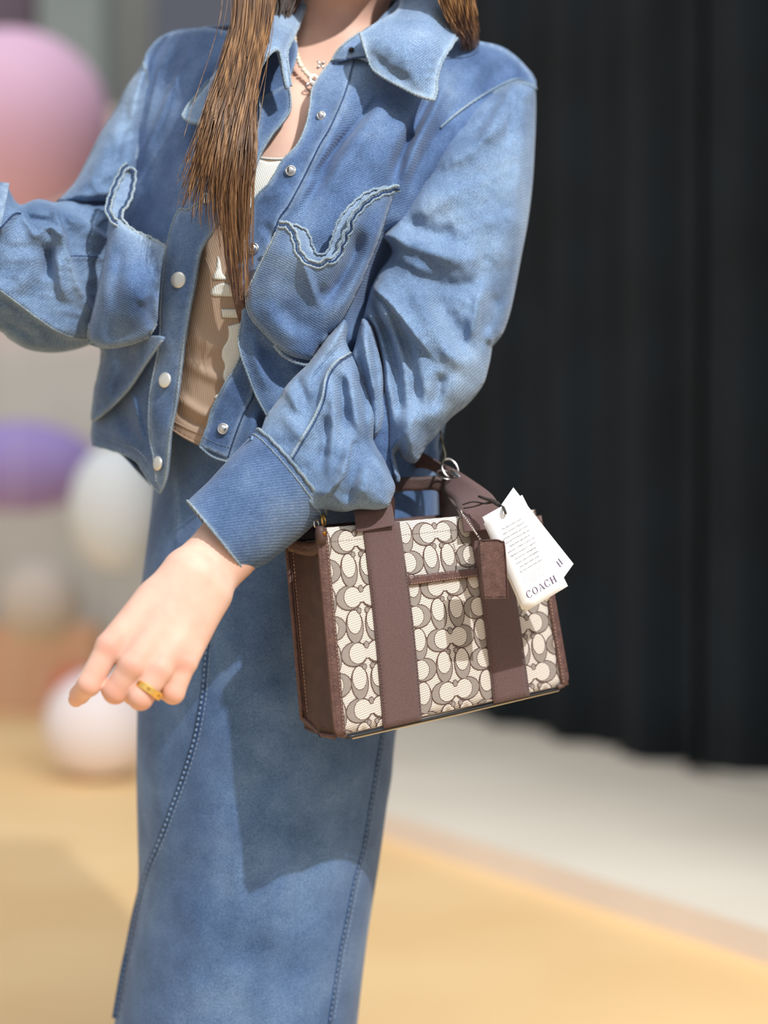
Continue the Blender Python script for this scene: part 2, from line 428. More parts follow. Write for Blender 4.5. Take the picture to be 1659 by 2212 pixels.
balloon('large pink balloon beyond the raised sleeve', 30, 262, 6.2, 205, 195, (246, 200, 232))
balloon('wide lilac balloon left of the jacket hem', 40, 1008, 7.2, 175, 98, (176, 156, 226), ry=.2)
balloon('pale blue white balloon just left of the skirt', 250, 1095, 5.8, 98, 135, (226, 232, 238))
balloon('beige balloon left of the hand', 88, 1300, 6.8, 88, 92, (206, 194, 184))
balloon('white balloon resting on the peach floor below the hand', 215, 1560, 5.55, 118, 118, (236, 226, 228), floor=True)
balloon('small coral balloon on the floor behind the hand', 165, 1420, 7.3, 52, 52, (232, 120, 96), floor=True)
def panel(name, x0, x1, y0, y1, d, col, label, cat='panel', th=.06, base=True):
    a = P(x0, y1, d); b = P(x1, y0, d)
    lo = [a[0], d, 0 if base else a[2]]; hi = [b[0], d+th, b[2]]
    return tag(box(name, lo, hi, noisy(name+'_paint', tuple(v-7 for v in col), tuple(min(255, v+7) for v in col), 2, .8), loc=((a[0]+b[0])/2, d, lo[2]), bev=.01), label, cat)
panel('display_board', -60, 262, 235, 900, 8.2, (226, 208, 200), 'pale blush display board standing against the grey wall', 'board')
panel('counter', -500, 330, 760, 1400, 7.8, (206, 206, 200), 'long pale grey counter behind the balloons', 'counter', th=.35)
panel('plum_screen', -500, 76, -600, 500, 8.45, (112, 98, 112), 'plum grey screen behind the pink balloon', 'screen', th=.03)
panel('pillar', 82, 222, -600, 500, 8.3, (152, 162, 162), 'grey green pillar beyond the person', 'pillar', th=.3)
panel('orange_plinth', -300, 205, 1352, 1470, 7.4, (224, 180, 146), 'low peach orange plinth on the floor before the counter', 'plinth', th=.25)
panel('slate_screen', 332, 600, -600, 600, 8.5, (104, 110, 126), 'slate blue screen behind the hair', 'screen', th=.05)
# ---------------------------------------------------------------- body (one continuous surface from a smooth distance field)
import openvdb
def capsule_field(prims, vox, pad=.02):
    pts = np.array([p for q in prims for p in (q[0], q[1])]); rm = max(max(q[2], q[3]) for q in prims)+pad
    lo = pts.min(0)-rm; hi = pts.max(0)+rm; n = np.ceil((hi-lo)/vox).astype(int)+1
    S = np.full(n, .02, np.float32)
    for q in prims:
        a, b, ra, rb = np.array(q[0]), np.array(q[1]), q[2], q[3]; k = q[4] if len(q) > 4 else .008
        R = max(ra, rb)+.03
        i0 = np.maximum(np.floor((np.minimum(a, b)-R-lo)/vox).astype(int), 0); i1 = np.minimum(np.ceil((np.maximum(a, b)+R-lo)/vox).astype(int)+1, n)
        ax = [lo[c]+vox*np.arange(i0[c], i1[c]) for c in range(3)]
        X, Y, Z = np.meshgrid(*ax, indexing='ij', sparse=True)
        ab = b-a; L2 = ab@ab+1e-12
        t = np.clip(((X-a[0])*ab[0]+(Y-a[1])*ab[1]+(Z-a[2])*ab[2])/L2, 0, 1)
        d = np.sqrt((X-a[0]-t*ab[0])**2+(Y-a[1]-t*ab[1])**2+(Z-a[2]-t*ab[2])**2)-(ra+(rb-ra)*t)
        sl = tuple(slice(i0[c], i1[c]) for c in range(3)); s = S[sl]
        h = np.clip(.5+.5*(s-d)/k, 0, 1); S[sl] = (s*(1-h)+d*h-k*h*(1-h)).astype(np.float32)
    g = openvdb.FloatGrid(background=.02); g.copyFromArray(S)
    V, T, Q = g.convertToPolygons(isovalue=0, adaptivity=0.)
    V = np.array(V)*vox+lo
    F = [tuple(f[::-1]) for f in Q.tolist()]+[tuple(f[::-1]) for f in T.tolist()]
    return V, F
def C(a, b, ra, rb, k=.008): return (P(*a), P(*b), ra, rb, k)
BODY = [
 C((725, 190, 2.285), (748, -70, 2.27), .054, .051, .02), C((760, -120, 2.235), (772, -260, 2.26), .068, .082, .04),
 C((760, -170, 2.20), (764, -95, 2.165), .05, .030, .04), C((758, -215, 2.165), (754, -172, 2.150), .007, .0125, .012), C((740, -128, 2.150), (768, -127, 2.150), .006, .006, .006), C((741, -117, 2.152), (767, -116, 2.152), .0065, .0065, .006),
 C((725, 140, 2.31), (430, 175, 2.35), .05, .045, .05), C((725, 140, 2.31), (1030, 215, 2.345), .045, .036, .05),
 C((560, 330, 2.30), (840, 330, 2.29), .105, .105, .06), C((640, 420, 2.30), (600, 700, 2.30), .115, .10, .06),
 C((600, 700, 2.30), (600, 950, 2.32), .092, .09, .05), C((560, 1080, 2.335), (690, 1080, 2.335), .08, .08, .05),
 C((530, 1150, 2.34), (470, 1900, 2.34), .075, .052, .03), C((680, 1150, 2.33), (610, 1900, 2.34), .075, .052, .03),
 C((470, 1900, 2.34), (455, 2440, 2.35), .05, .035, .02), C((610, 1900, 2.34), (600, 2440, 2.35), .05, .035, .02),
 C((455, 2440, 2.35), (440, 2450, 2.22), .033, .022, .02), C((600, 2440, 2.35), (590, 2450, 2.22), .033, .022, .02),
 C((430, 200, 2.345), (205, 592, 2.30), .034, .028, .03), C((205, 592, 2.30), (-120, 530, 2.18), .028, .026, .02),
 C((-120, 520, 2.16), (-200, 460, 2.13), .034, .02, .02),
 C((1045, 215, 2.335), (985, 800, 2.262), .036, .026, .03), C((985, 800, 2.262), (640, 1075, 2.075), .026, .033, .02)]
vb, fb = capsule_field(BODY, .006)
HAND = [
 C((640, 1075, 2.07), (500, 1178, 2.035), .034, .033, .02), C((478, 1178, 2.025), (415, 1228, 2.0), .027, .026, .02), C((503, 1183, 2.03), (452, 1268, 2.005), .026, .024, .02),
 C((395, 1240, 1.985), (238, 1396, 1.945), .024, .0150, .012), C((415, 1245, 1.982), (288, 1436, 1.935), .024, .0150, .010),
 C((438, 1262, 1.985), (345, 1444, 1.94), .023, .0142, .010), C((452, 1285, 1.992), (400, 1428, 1.955), .023, .0138, .012),
 C((420, 1290, 2.0), (330, 1390, 1.972), .026, .022, .02), C((330, 1300, 1.985), (262, 1390, 1.962), .02, .016, .015),
 C((236, 1398, 1.945), (192, 1478, 1.936), .0142, .0124, .005), C((192, 1478, 1.936), (172, 1500, 1.952), .0120, .0105, .004), C((172, 1500, 1.952), (164, 1511, 1.97), .0100, .0082, .003),
 C((286, 1440, 1.935), (249, 1494, 1.938), .0142, .0128, .005), C((249, 1494, 1.938), (242, 1490, 1.968), .0124, .0112, .004), C((242, 1490, 1.968), (262, 1462, 1.985), .0108, .0092, .003),
 C((345, 1446, 1.94), (304, 1507, 1.932), .0138, .0128, .004), C((304, 1507, 1.932), (288, 1500, 1.962), .0126, .0112, .004), C((288, 1500, 1.962), (300, 1466, 1.982), .0108, .009, .003),
 C((398, 1432, 1.955), (374, 1496, 1.95), .0128, .0120, .004), C((374, 1496, 1.95), (358, 1492, 1.974), .0116, .010, .004), C((358, 1492, 1.974), (362, 1462, 1.99), .0098, .0084, .003),
 C((390, 1280, 2.005), (292, 1340, 2.0), .02, .016, .012), C((292, 1340, 2.0), (240, 1402, 2.0), .0145, .0125, .006), C((240, 1402, 2.0), (214, 1446, 1.992), .0122, .009, .004)]
vh, fh = capsule_field(HAND, .0011)
nb = len(vb); VV = np.concatenate([vb, vh]); FF = fb+[tuple(i+nb for i in f) for f in fh]
hk = np.array([P(238, 1396, 1.93), P(288, 1436, 1.92), P(345, 1444, 1.925), P(400, 1428, 1.94), P(192, 1478, 1.92), P(249, 1496, 1.925), P(304, 1510, 1.92), P(374, 1498, 1.935), P(170, 1505, 1.95)])
fl = np.zeros(len(VV))
for q in hk: fl = np.maximum(fl, .45*np.exp(-((VV-q)**2).sum(1)/.014**2))
person = link('person', VV, FF, M_SKIN, loc=(P(560, 1106, 2.33)[0], 2.33, 0), attrs={'flush': fl})
tag(person, 'person in a blue denim jacket and long denim skirt holding a handbag on the forearm', 'person')
nail = [(0, 0)]
def ellipsoid(name, c, r, axis, mat, parent, n=16, m=10):
    q = Vector(axis).normalized().to_track_quat('Z', 'Y'); V = []; F = []
    for i in range(m+1):
        th = math.pi*i/m
        for k in range(n):
            a = 2*math.pi*k/n; v = q @ Vector((r[0]*math.sin(th)*math.cos(a), r[1]*math.sin(th)*math.sin(a), r[2]*math.cos(th))); V.append((v.x+c[0], v.y+c[1], v.z+c[2]))
    for i in range(m):
        for k in range(n): F.append((i*n+k, (i+1)*n+k, (i+1)*n+(k+1) % n, i*n+(k+1) % n))
    return link(name, V, F, mat, parent)
ellipsoid('fingernail', P(161, 1512, 1.9625), (.0055, .0035, .0075), Vector(P(160, 1518, 1.975))-Vector(P(172, 1500, 1.955)), M_NAIL, person)
M_LIP = plain('rose_lip', (190, 104, 100), .4); M_EYE = plain('eye_white', (236, 232, 228), .3); M_IRIS = plain('dark_iris', (40, 26, 20), .2)
_bd = vb[:, 1]; _bx = vb[:, 0]/_bd*FPX+CX; _by = (CAMZ-vb[:, 2])/_bd*FPX+CY
def FD(x, y): m = (np.abs(_bx-x) < 9) & (np.abs(_by-y) < 9); return float(_bd[m].min()) if m.any() else 2.18
for dy, h in ((-131, .0040), (-120, .0052)): ellipsoid('lip', P(754, dy, FD(754, dy)+.003), (.0180, .0075, h), (0, 0, 1), M_LIP, person)
for x in (706, 806):
    e = FD(x, -226); ellipsoid('eye', P(x, -226, e+.006), (.0145, .0085, .0062), (0, 0, 1), M_EYE, person); ellipsoid('iris', P(x, -226, e+.0005), (.0052, .0042, .0052), (0, 0, 1), M_IRIS, person)
    tube('eyelash', [P(x+i, y, FD(x+i, y)-.001) for i, y in ((-27, -227), (-14, -237), (0, -239), (14, -237), (27, -228))], [.0006, .0012, .0013, .0012, .0006], M_IRIS, person, 6)
    tube('eyebrow', [P(x+i, y, FD(x+i, y)-.001) for i, y in ((-32, -258), (-8, -267), (16, -266), (34, -259))], [.0012, .0024, .0022, .0008], plain('eyebrow_hair', (70, 46, 34), .7), person, 6)
# ---------------------------------------------------------------- garment base shapes
DT = TPS([(330, 100, 2.33), (450, 90, 2.25), (560, 80, 2.22), (700, 80, 2.19), (850, 60, 2.19), (1000, 90, 2.24), (1150, 180, 2.31),
          (250, 300, 2.34), (400, 290, 2.20), (560, 300, 2.148), (660, 260, 2.145), (850, 300, 2.125), (1050, 320, 2.22),
          (215, 500, 2.33), (350, 500, 2.185), (480, 500, 2.135), (600, 500, 2.10), (750, 500, 2.105), (900, 500, 2.18), (1000, 560, 2.27),
          (200, 700, 2.31), (340, 700, 2.17), (480, 700, 2.125), (600, 700, 2.115), (750, 720, 2.15), (900, 720, 2.25),
          (200, 900, 2.30), (330, 900, 2.18), (450, 900, 2.145), (560, 900, 2.145), (700, 900, 2.17), (900, 940, 2.27),
          (200, 1040, 2.30), (350, 1040, 2.19), (480, 1030, 2.155), (700, 1040, 2.18), (940, 1040, 2.28)], .0008)
# ---- skirt
SKL = [(330, 930, 'c'), (330, 1040), (327, 1090), (318, 1165), (309, 1235), (303, 1300), (300, 1400), (297, 1500), (295, 1600), (295, 1700), (297, 1800), (299, 1880), (296, 1930), (286, 2000), (273, 2070), (261, 2140), (247, 2212), (236, 2300, 'c')]
SKR = [(765, 2300, 'c'), (772, 2212), (782, 2120), (793, 2030), (805, 1950), (818, 1870), (828, 1800), (836, 1740), (846, 1680), (851, 1620), (860, 1560), (888, 1480), (925, 1350), (942, 1200), (946, 1080), (935, 930, 'c')]
_l = crs(SKL, sub=6); _r = crs(SKR, sub=6)[::-1]
def sk_c(y):
    l = np.interp(y, _l[:, 1], _l[:, 0]); r = np.interp(y, _r[:, 1], _r[:, 0]); return (l+r)/2, (r-l)/2
SKF = [([(640, 1800), (600, 1950), (585, 2080)], 26, 3.5, 'g'), ([(560, 1750), (520, 1830), (500, 1960)], 10, 1.2, 'g'),
       ([(700, 1700), (650, 1900), (630, 2212)], 40, -4, 'g'), ([(450, 1900), (420, 2050), (410, 2212)], 40, 3, 'g'),
       ([(330, 1560), (345, 1700), (330, 1850)], 22, 2.5, 'g'), ([(800, 1750), (770, 2000), (745, 2200)], 14, -2.5, 'g'),
       ([(360, 1120), (340, 1300), (335, 1500)], 26, 3, 'g'), ([(560, 1300), (540, 1500), (560, 1700)], 50, 3, 'g'),
       ([(375, 1000), (384, 1100), (381, 1190)], 7, 1.6, 'gw')]
def sk_front(x, y):
    c, h = sk_c(y); u = np.clip((x-c)/h, -1, 1); h2, wr = folds(x, y, SKF)
    return 2.335-.165*np.clip(1-np.abs(u)**2.4, 0, 1)**.5-h2-wob(x, y, 1.0, 210, 5), wr
def sk_back(x, y):
    c, h = sk_c(y); u = np.clip((x-c)/h, -1, 1); return 2.335+.12*np.sqrt(1-u*u)
skirt = sheet('denim_skirt', SKL+SKR, sk_front, M_SK, person, step=7, back=sk_back, wedge=0)
SEAML = [(470, 1290), (458, 1345), (446, 1400), (437, 1500), (423, 1582), (407, 1640), (388, 1697), (371, 1743), (355, 1787), (337, 1832), (318, 1877), (303, 1930), (290, 1985), (277, 2050), (265, 2107), (249, 2200)]
SEAMR = [(852, 1480), (838, 1530), (827, 1582), (818, 1634), (810, 1684), (799, 1750), (788, 1820), (777, 1865), (765, 1910), (750, 1985), (736, 2053), (724, 2130), (712, 2212)]
def strip(name, pts, fn, wpx, lift, mat, parent, edge=False):
    L = crs(pts, step=5); T = np.gradient(L[:, :2], axis=0); T /= np.hypot(*T.T)[:, None]; N = np.stack([-T[:, 1], T[:, 0]], 1); V = []; F = []
    k = 5
    for j in range(k):
        q = L[:, :2]+N*wpx*(j/(k-1)-.5); r = fn(q[:, 0], q[:, 1]); D = r[0] if isinstance(r, tuple) else r
        V.append(PA(q[:, 0], q[:, 1], D-(lift if 0 < j < k-1 else -.0008)))
    n = len(L); V = np.concatenate(V)
    for j in range(k-1):
        for i in range(n-1): F.append((j*n+i, (j+1)*n+i, (j+1)*n+i+1, j*n+i+1))
    return link(name, V, F, mat, parent)
M_BEAD = plain('seam_bead_thread', (120, 148, 184), .8)
for q in (SEAML, SEAMR):
    strip('skirt_seam', q, sk_front, 15 if q is SEAML else 10, .0016, M_SKSEAM, skirt)
    stitches('seam_stitching', q, sk_front, M_BEAD, skirt, r=.0017 if q is SEAML else .0009, gap=12, frac=.5, lift=.0018)
    stitches('seam_stitching', [(x+9, y) for x, y in q], sk_front, plain('pale_denim_thread', (142, 166, 196), .8), skirt, r=.0005, gap=11, frac=.75)
stitches('seam_stitching', [(382, 1100), (380, 1180), (384, 1240)], sk_front, M_SKSEAM, skirt, r=.0004, gap=8)
# ---- tank top
tankf = lambda x, y: (DT(x, y)+.016-folds(x, y, [([(385, 760), (430, 800), (500, 830)], 12, 3, 'g'), ([(375, 850), (430, 890), (480, 905)], 10, 4, 'g'), ([(372, 880), (420, 915), (470, 930)], 7, -3, 'g'), ([(400, 700), (440, 740), (500, 760)], 18, 2.5, 'g'), ([(430, 560), (470, 600), (520, 610)], 16, 2, 'g')])[0], 0*x)
tank = sheet('tank_top', [(520, 330, 'c'), (548, 336), (580, 341), (612, 341), (650, 332, 'c'), (690, 420), (700, 600), (690, 800), (640, 1000, 'c'), (520, 990), (440, 966), (400, 948), (365, 925), (330, 900, 'c'), (350, 700), (390, 500), (450, 400)], tankf, M_RIB, person, step=7, wedge=0)
seam('neck_binding', [(520, 331), (548, 338), (580, 343), (612, 343), (650, 334)], tankf, .0016, M_RIBW, tank, rope=0)
seam('hem_binding', [(335, 903), (365, 923), (400, 945), (440, 963), (520, 987)], tankf, .0012, M_RIB, tank, rope=0)
seam('hem_binding', [(340, 886), (372, 908), (410, 928), (450, 944)], tankf, .0009, M_RIB, tank, rope=0)
def decal(pts, lift=.0012, sub=4):
    f = lambda x, y: (tankf(x, y)[0]-lift, 0*x)
    return sheet('printed_shape', pts, f, M_RIBW, tank, step=6, thick=.0004, wedge=0)
decal([(540, 348), (580, 350), (615, 352), (600, 400), (575, 420), (560, 445), (548, 470), (535, 440)])
decal([(470, 553, 'c'), (475, 562), (480, 590), (490, 602), (470, 604), (459, 600), (466, 585)])
decal([(455, 632), (462, 620), (478, 612), (492, 614), (520, 630), (545, 640), (540, 655), (510, 642), (480, 640), (462, 640)])
decal([(478, 668, 'c'), (560, 668, 'c'), (560, 688, 'c'), (480, 686, 'c')])
decal([(492, 704, 'c'), (560, 704), (560, 830), (500, 880), (484, 855), (488, 835), (482, 812), (486, 790), (479, 770), (482, 752), (492, 735), (494, 720)])
decal([(463, 858, 'c'), (472, 850), (486, 850), (478, 868), (466, 862)])
# ---- jacket
jr_in = [(718, 129, 'c'), (695, 157), (675, 192), (669, 235), (660, 274), (642, 313), (609, 349), (585, 392), (562, 415), (546, 439), (544, 470), (541, 498), (531, 519), (515, 545), (509, 588), (513, 617), (527, 646), (531, 675), (521, 697), (516, 733), (520, 765), (505, 800), (487, 827), (458, 885), (448, 921), (431, 964, 'c')]
JRF = [([(800, 140), (760, 200), (715, 290), (680, 370), (640, 440), (612, 490)], 12, 7, 'g'),
       ([(820, 170), (790, 215), (745, 295), (712, 360), (668, 430), (640, 490)], 12, -7, 'g'),
       ([(838, 180), (816, 208), (770, 270), (722, 325), (688, 370), (655, 411)], 8, -10, 'g'), ([(860, 190), (830, 230), (780, 300), (735, 360), (690, 430)], 22, 6, 'g'),
       ([(950, 170), (915, 235), (888, 290), (862, 350), (842, 415)], 13, -15, 'g'),
       ([(990, 130), (945, 220), (905, 300), (878, 370), (862, 430)], 12, 9, 'g'), ([(845, 520), (805, 620), (765, 740)], 30, -22, 'a'), ([(700, 250), (690, 300), (650, 380)], 10, 2.5, 'g'), ([(560, 480), (580, 500), (600, 540)], 12, -3, 'g'),
       ([(1010, 190), (970, 250), (930, 315), (900, 370), (870, 430)], 12, -6, 'g'),
       ([(900, 230), (860, 280), (830, 340), (800, 400)], 30, 4, 'g'),
       ([(1060, 110), (1020, 170), (985, 240)], 14, 3, 'g'), ([(1110, 120), (1060, 180), (1010, 230)], 16, -3, 'g'),
       ([(560, 430), (590, 420), (630, 400)], 8, 1.6, 'g'), ([(600, 380), (635, 370), (660, 345)], 8, 1.4, 'g'),
       ([(555, 880), (545, 930), (530, 1000)], 12, 5, 'g'), ([(575, 880), (570, 930), (560, 1000)], 12, -6, 'g')]
JSR = [(776, 95), (761, 141), (746, 200), (714, 274), (691, 313), (656, 384), (624, 443), (601, 478), (567, 581), (545, 620), (535, 660), (541, 740), (549, 841), (524, 899), (505, 950), (492, 990)]
def jr(x, y):
    h, w_ = folds(x, y, JRF); return DT(x, y)-h-wob(x, y, .7, 90, 2), w_
JR_OUT = [(458, 986), (491, 997), (560, 1012), (650, 1025), (760, 1032), (860, 1026), (920, 1035), (938, 1025), (949, 990, 'c'), (948, 950), (965, 900), (985, 700), (1010, 500), (1070, 300), (1130, 215), (1157, 190, 'c'), (1148, 160), (1120, 128), (1085, 104), (1040, 90), (985, 82), (930, 60), (870, 40), (800, 55), (760, 90)]
torsoR = sheet('jacket_front', jr_in+JR_OUT, jr, M_JK, person, step=5, wear=[JSR])
def sub_of(o): return torsoR
# left front panel
jl_in = [(622, 180, 'c'), (628, 215), (624, 243), (605, 270), (585, 294), (562, 333), (540, 380), (505, 430), (475, 470), (458, 501), (442, 525), (430, 552), (419, 617), (404, 697), (390, 798), (379, 881), (368, 935), (362, 998), (357, 1035), (346, 1065, 'c')]
JL_OUT = [(329, 1048), (309, 1018), (293, 995), (259, 978), (200, 962, 'c'), (196, 940), (199, 905), (203, 850), (212, 800), (219, 765), (215, 700), (216, 600), (222, 500), (240, 420), (275, 340), (296, 240), (306, 170), (318, 115), (345, 84), (390, 66), (450, 60), (505, 66), (560, 40), (640, 90)]
JLF = [([(425, 80), (385, 160), (345, 250), (315, 330), (298, 400)], 16, 9, 'L'), ([(380, 75), (345, 150), (325, 230), (305, 310)], 15, 6, 'L'),
       ([(470, 80), (430, 160), (390, 260), (370, 340)], 26, 5, 'g'), ([(430, 280), (400, 360), (380, 450)], 30, 4, 'g'),
       ([(330, 330), (330, 420), (345, 500)], 20, -4, 'g'), ([(245, 800), (255, 870), (300, 950)], 18, -6, 'g'),
       ([(283, 835), (300, 900), (318, 975)], 10, 4, 'R'), ([(230, 930), (280, 955), (330, 1000)], 12, 3, 'g')]
def jl(x, y):
    h, w_ = folds(x, y, JLF); return DT(x, y)-h-wob(x, y, .8, 80, 3), w_
torsoL = sheet('jacket_front', jl_in+JL_OUT, jl, M_JK2, person, step=5)
torsoR['label'] = 'jacket front with the bare snap studs'; torsoL['label'] = 'jacket front with the round silver snap caps'
BKO = [(318, 115, 'c'), (345, 84), (390, 66), (450, 60), (560, 40), (640, 0), (740, -20), (850, 0), (930, 40), (985, 82), (1085, 104), (1148, 160), (1157, 190, 'c'), (1100, 300), (1030, 500), (985, 700), (960, 900), (949, 985, 'c'), (860, 1020), (700, 1025), (560, 1030), (420, 1040), (346, 1060), (259, 978), (200, 962, 'c'), (203, 850), (219, 765), (222, 500), (275, 340), (306, 170)]
_bk = crs(BKO, True, step=8)
def bkf(x, y):
    d = segd(x, y, _bk, True)[0]; s = np.clip(d/190, 0, 1); k = np.clip(d/60, 0, 1); D0 = np.where(((x < 300) | (x > 950)) & (y > 70), DT(x, y)+.003, 2.31); return D0*(1-k)+(2.325+.15*np.sqrt(1-(1-s)**2+1e-9)+wob(x, y, 1.5, 90, 8))*k, 0*x
sheet('jacket_back', BKO, bkf, M_JK, person, step=12)
# plackets
def placket(inner, outer, fn, mat, parent, lift=.0035):
    f = lambda x, y: (fn(x, y)[0]-lift, fn(x, y)[1])
    return sheet('placket', inner+[(*p, 'c') if k in (0, len(outer)-1) else p for k, p in enumerate(outer[::-1])], f, mat, parent, step=5, thick=.004, wedge=.6), f
plR, plRf = placket(jr_in[:-1]+[(431, 964, 'c')], JSR, jr, M_JK, torsoR)
JSL = [(560, 210), (560, 260), (530, 330), (470, 400), (410, 450), (385, 455), (363, 517), (352, 600), (347, 660), (345, 730), (338, 775), (325, 842), (321, 899), (324, 950), (331, 985), (338, 1040)]
plL, plLf = placket(jl_in[:-1]+[(346, 1065, 'c')], JSL, jl, M_JK, torsoL)
seam('edge_binding', jr_in, plRf, .0013, M_SEAM, plR, lift=.0002); seam('edge_binding', jl_in, plLf, .0013, M_SEAM, plL, lift=.0002)
seam('placket_seam', JSR, plRf, .0010, M_SEAMD, torsoR); seam('placket_seam', JSL, plLf, .0010, M_SEAM, torsoL)
stitches('hem_stitching', [(440, 944), (470, 958), (505, 968)], plRf, M_SEAM, plR, gap=7)
stitches('hem_stitching', [(205, 938), (260, 958), (300, 975), (335, 1020), (352, 1040)], lambda x, y: (jl(x, y)[0]-.003, 0), M_SEAM, torsoL, gap=7)
seam('hem_edge', [(431, 964), (458, 986), (491, 997), (560, 1012)], plRf, .0013, M_SEAM, torsoR); seam('hem_edge', [(346, 1065), (329, 1048), (309, 1018), (293, 995), (259, 978), (200, 962)], jl, .0013, M_SEAM, torsoL)
# lower folded flaps (cargo bellows)
FLR = [(531, 650), (521, 697, 'c'), (515, 735), (520, 765), (535, 808), (552, 852), (577, 899, 'c'), (640, 915), (720, 880), (790, 790, 'c'), (700, 740), (600, 680)]
flrf = lambda x, y: (DT(x, y)-.014-folds(x, y, [([(560, 720), (590, 790), (640, 860)], 22, -7, 'g'), ([(540, 720), (556, 780), (580, 850)], 12, 4, 'g')])[0], 0*x)
flR = sheet('bellows_flap', FLR, flrf, M_JK2, torsoR, step=5, thick=.003)
seam('flap_edge', FLR[1:7], flrf, .0013, M_SEAM, flR)
FLL = [(219, 735), (340, 725), (350, 736, 'c'), (316, 783), (283, 833), (258, 862), (233, 886), (200, 911, 'c'), (196, 899), (203, 849), (212, 800), (219, 783), (221, 765)]
fllf = lambda x, y: (DT(x, y)-.026-folds(x, y, [([(245, 760), (235, 820), (215, 880)], 16, 5, 'g'), ([(290, 750), (270, 800), (235, 860)], 14, -4, 'g')])[0]+rnd(x, y, [crs([(221, 765), (203, 849), (198, 905)], sub=6)], 22, .02), 0*x)
flL = sheet('bellows_flap', FLL, fllf, M_JK2, torsoL, step=5, thick=.003)
seam('flap_edge', FLL[2:8], fllf, .0013, M_SEAM, flL)
# pockets
PR_TOP = [(603, 478, 'c'), (625, 483), (639, 501), (645, 520), (650, 540), (661, 555), (672, 563), (683, 566), (695, 564), (706, 557), (718, 556), (728, 545), (732, 530), (738, 520), (741, 505), (750, 492), (752, 475), (760, 462), (772, 448), (790, 430), (820, 412), (861, 400, 'c')]
PR_REST = [(855, 415), (849, 430), (835, 472), (820, 519), (795, 581), (773, 631), (748, 680), (735, 700), (712, 722), (694, 746), (674, 777, 'c'), (657, 774), (625, 765), (600, 747), (567, 715), (545, 690), (534, 665), (531, 640), (534, 628), (553, 588), (571, 552), (596, 501)]
PRF = [([(850, 410), (825, 480), (800, 550), (765, 620), (720, 690), (680, 740)], 26, 14, 'g'), ([(780, 480), (768, 540), (745, 590), (710, 640), (690, 660)], 17, -13, 'g'),
       ([(650, 545), (662, 590), (676, 630), (688, 670)], 9, 5, 'g'), ([(730, 540), (715, 590), (700, 640)], 16, 6, 'g'), ([(620, 500), (600, 560), (585, 620), (600, 680)], 34, 5, 'g'),
       ([(560, 640), (600, 700), (660, 750)], 22, 5, 'g'), ([(600, 650), (640, 700), (700, 700)], 20, -2.5, 'g')]
PRe = crs(PR_TOP, sub=4); PRb = crs(PR_REST[9:18], sub=4); PRr = crs(PR_REST[:9], sub=4)
def prf(x, y):
    h, w_ = folds(x, y, PRF); t = np.exp(-(segd(x, y, PRe)[0]/60.)**2)
    return DT(x, y)-.034-h-.012*t+rnd(x, y, [PRr], 20, .012)+rnd(x, y, [PRb], 14, .010), w_+.35*np.exp(-(segd(x, y, PRe)[0]/22.)**2)
pkR = sheet('pocket', PR_TOP+PR_REST, prf, M_JK2, torsoR, step=4.5, thick=.003)
PR2 = [(625, 483), (640, 487), (655, 493), (666, 503), (672, 520), (677, 536), (685, 548), (697, 550), (709, 540), (716, 520), (722, 500), (730, 478), (742, 460), (765, 436), (800, 412), (861, 400)]
p2f = lambda x, y: (prf(x, y)[0]+.010, .6+0*x)
sheet('pocket_facing', [(603, 478, 'c')]+PR2[:-1]+[(861, 400, 'c')]+[(820, 425), (770, 465), (750, 510), (728, 560), (683, 585), (650, 560), (635, 510)], p2f, M_JK, pkR, step=5, thick=.003)
def wavy(pts, amp, per, off=0):
    L = crs(pts, step=3); T = np.gradient(L[:, :2], axis=0); T /= np.hypot(*T.T)[:, None]+1e-9; N = np.stack([-T[:, 1], T[:, 0]], 1)
    s = np.concatenate([[0], np.cumsum(np.hypot(*np.diff(L[:, :2], axis=0).T))]); q = L[:, :2]+N*(off+amp*np.sin(s/per*6.28))[:, None]
    return [tuple(v) for v in q]
for off, r, fn, mt in ((0, .0017, prf, M_SEAM), (8, .0012, prf, M_SEAMD), (12, .0015, prf, M_SEAM)):  # dark middle row paints the shaded slit between the pocket layers
    seam('opening_seam', wavy(PR_TOP, 1.2, 26, off), fn, r, mt, pkR)
seam('opening_seam', wavy(PR2[:9], 1.2, 22), p2f, .0016, M_SEAM, pkR); seam('opening_seam', wavy(PR2[8:], 1.2, 22), p2f, .0016, M_SEAM, pkR)
seam('pocket_seam', PR_REST[10:], prf, .0012, M_SEAM, pkR)
seam('lower_lip', [(592, 745), (612, 768), (640, 783), (668, 788), (682, 778)], lambda x, y: (DT(x, y)-.024, 0), .0022, M_SEAM, pkR)
# left pocket
PL_TOP = [(358, 537, 'c'), (340, 525), (320, 517), (305, 509), (293, 503), (281, 497), (271, 489), (257, 478), (245, 467), (239, 449), (244, 431), (249, 414), (257, 396), (266, 379), (272, 367), (280, 361, 'c')]
PL_REST = [(272, 372), (262, 385), (250, 405), (240, 440), (235, 470), (228, 540), (215, 600), (205, 650), (193, 700), (191, 735), (200, 745), (230, 751), (270, 746), (310, 733), (325, 722), (338, 700), (343, 650), (347, 600), (353, 560)]
PLt = crs(PL_TOP, sub=4); PLl = crs(PL_REST[4:11], sub=4); PLb = crs(PL_REST[9:15], sub=4)
PLF = [([(300, 560), (285, 640), (280, 730)], 38, 5, 'g'), ([(235, 500), (228, 580), (215, 680)], 12, 4, 'g'), ([(262, 520), (255, 600), (240, 680)], 12, -3, 'g'), ([(345, 600), (325, 660), (330, 720)], 12, -4, 'g'), ([(300, 660), (320, 640), (340, 630)], 14, 4, 'g')]
PLD = TPS([(358, 540, 2.155), (345, 720, 2.150), (240, 450, 2.165), (200, 730, 2.155), (280, 620, 2.115), (285, 360, 2.19), (230, 600, 2.135)], .0004)
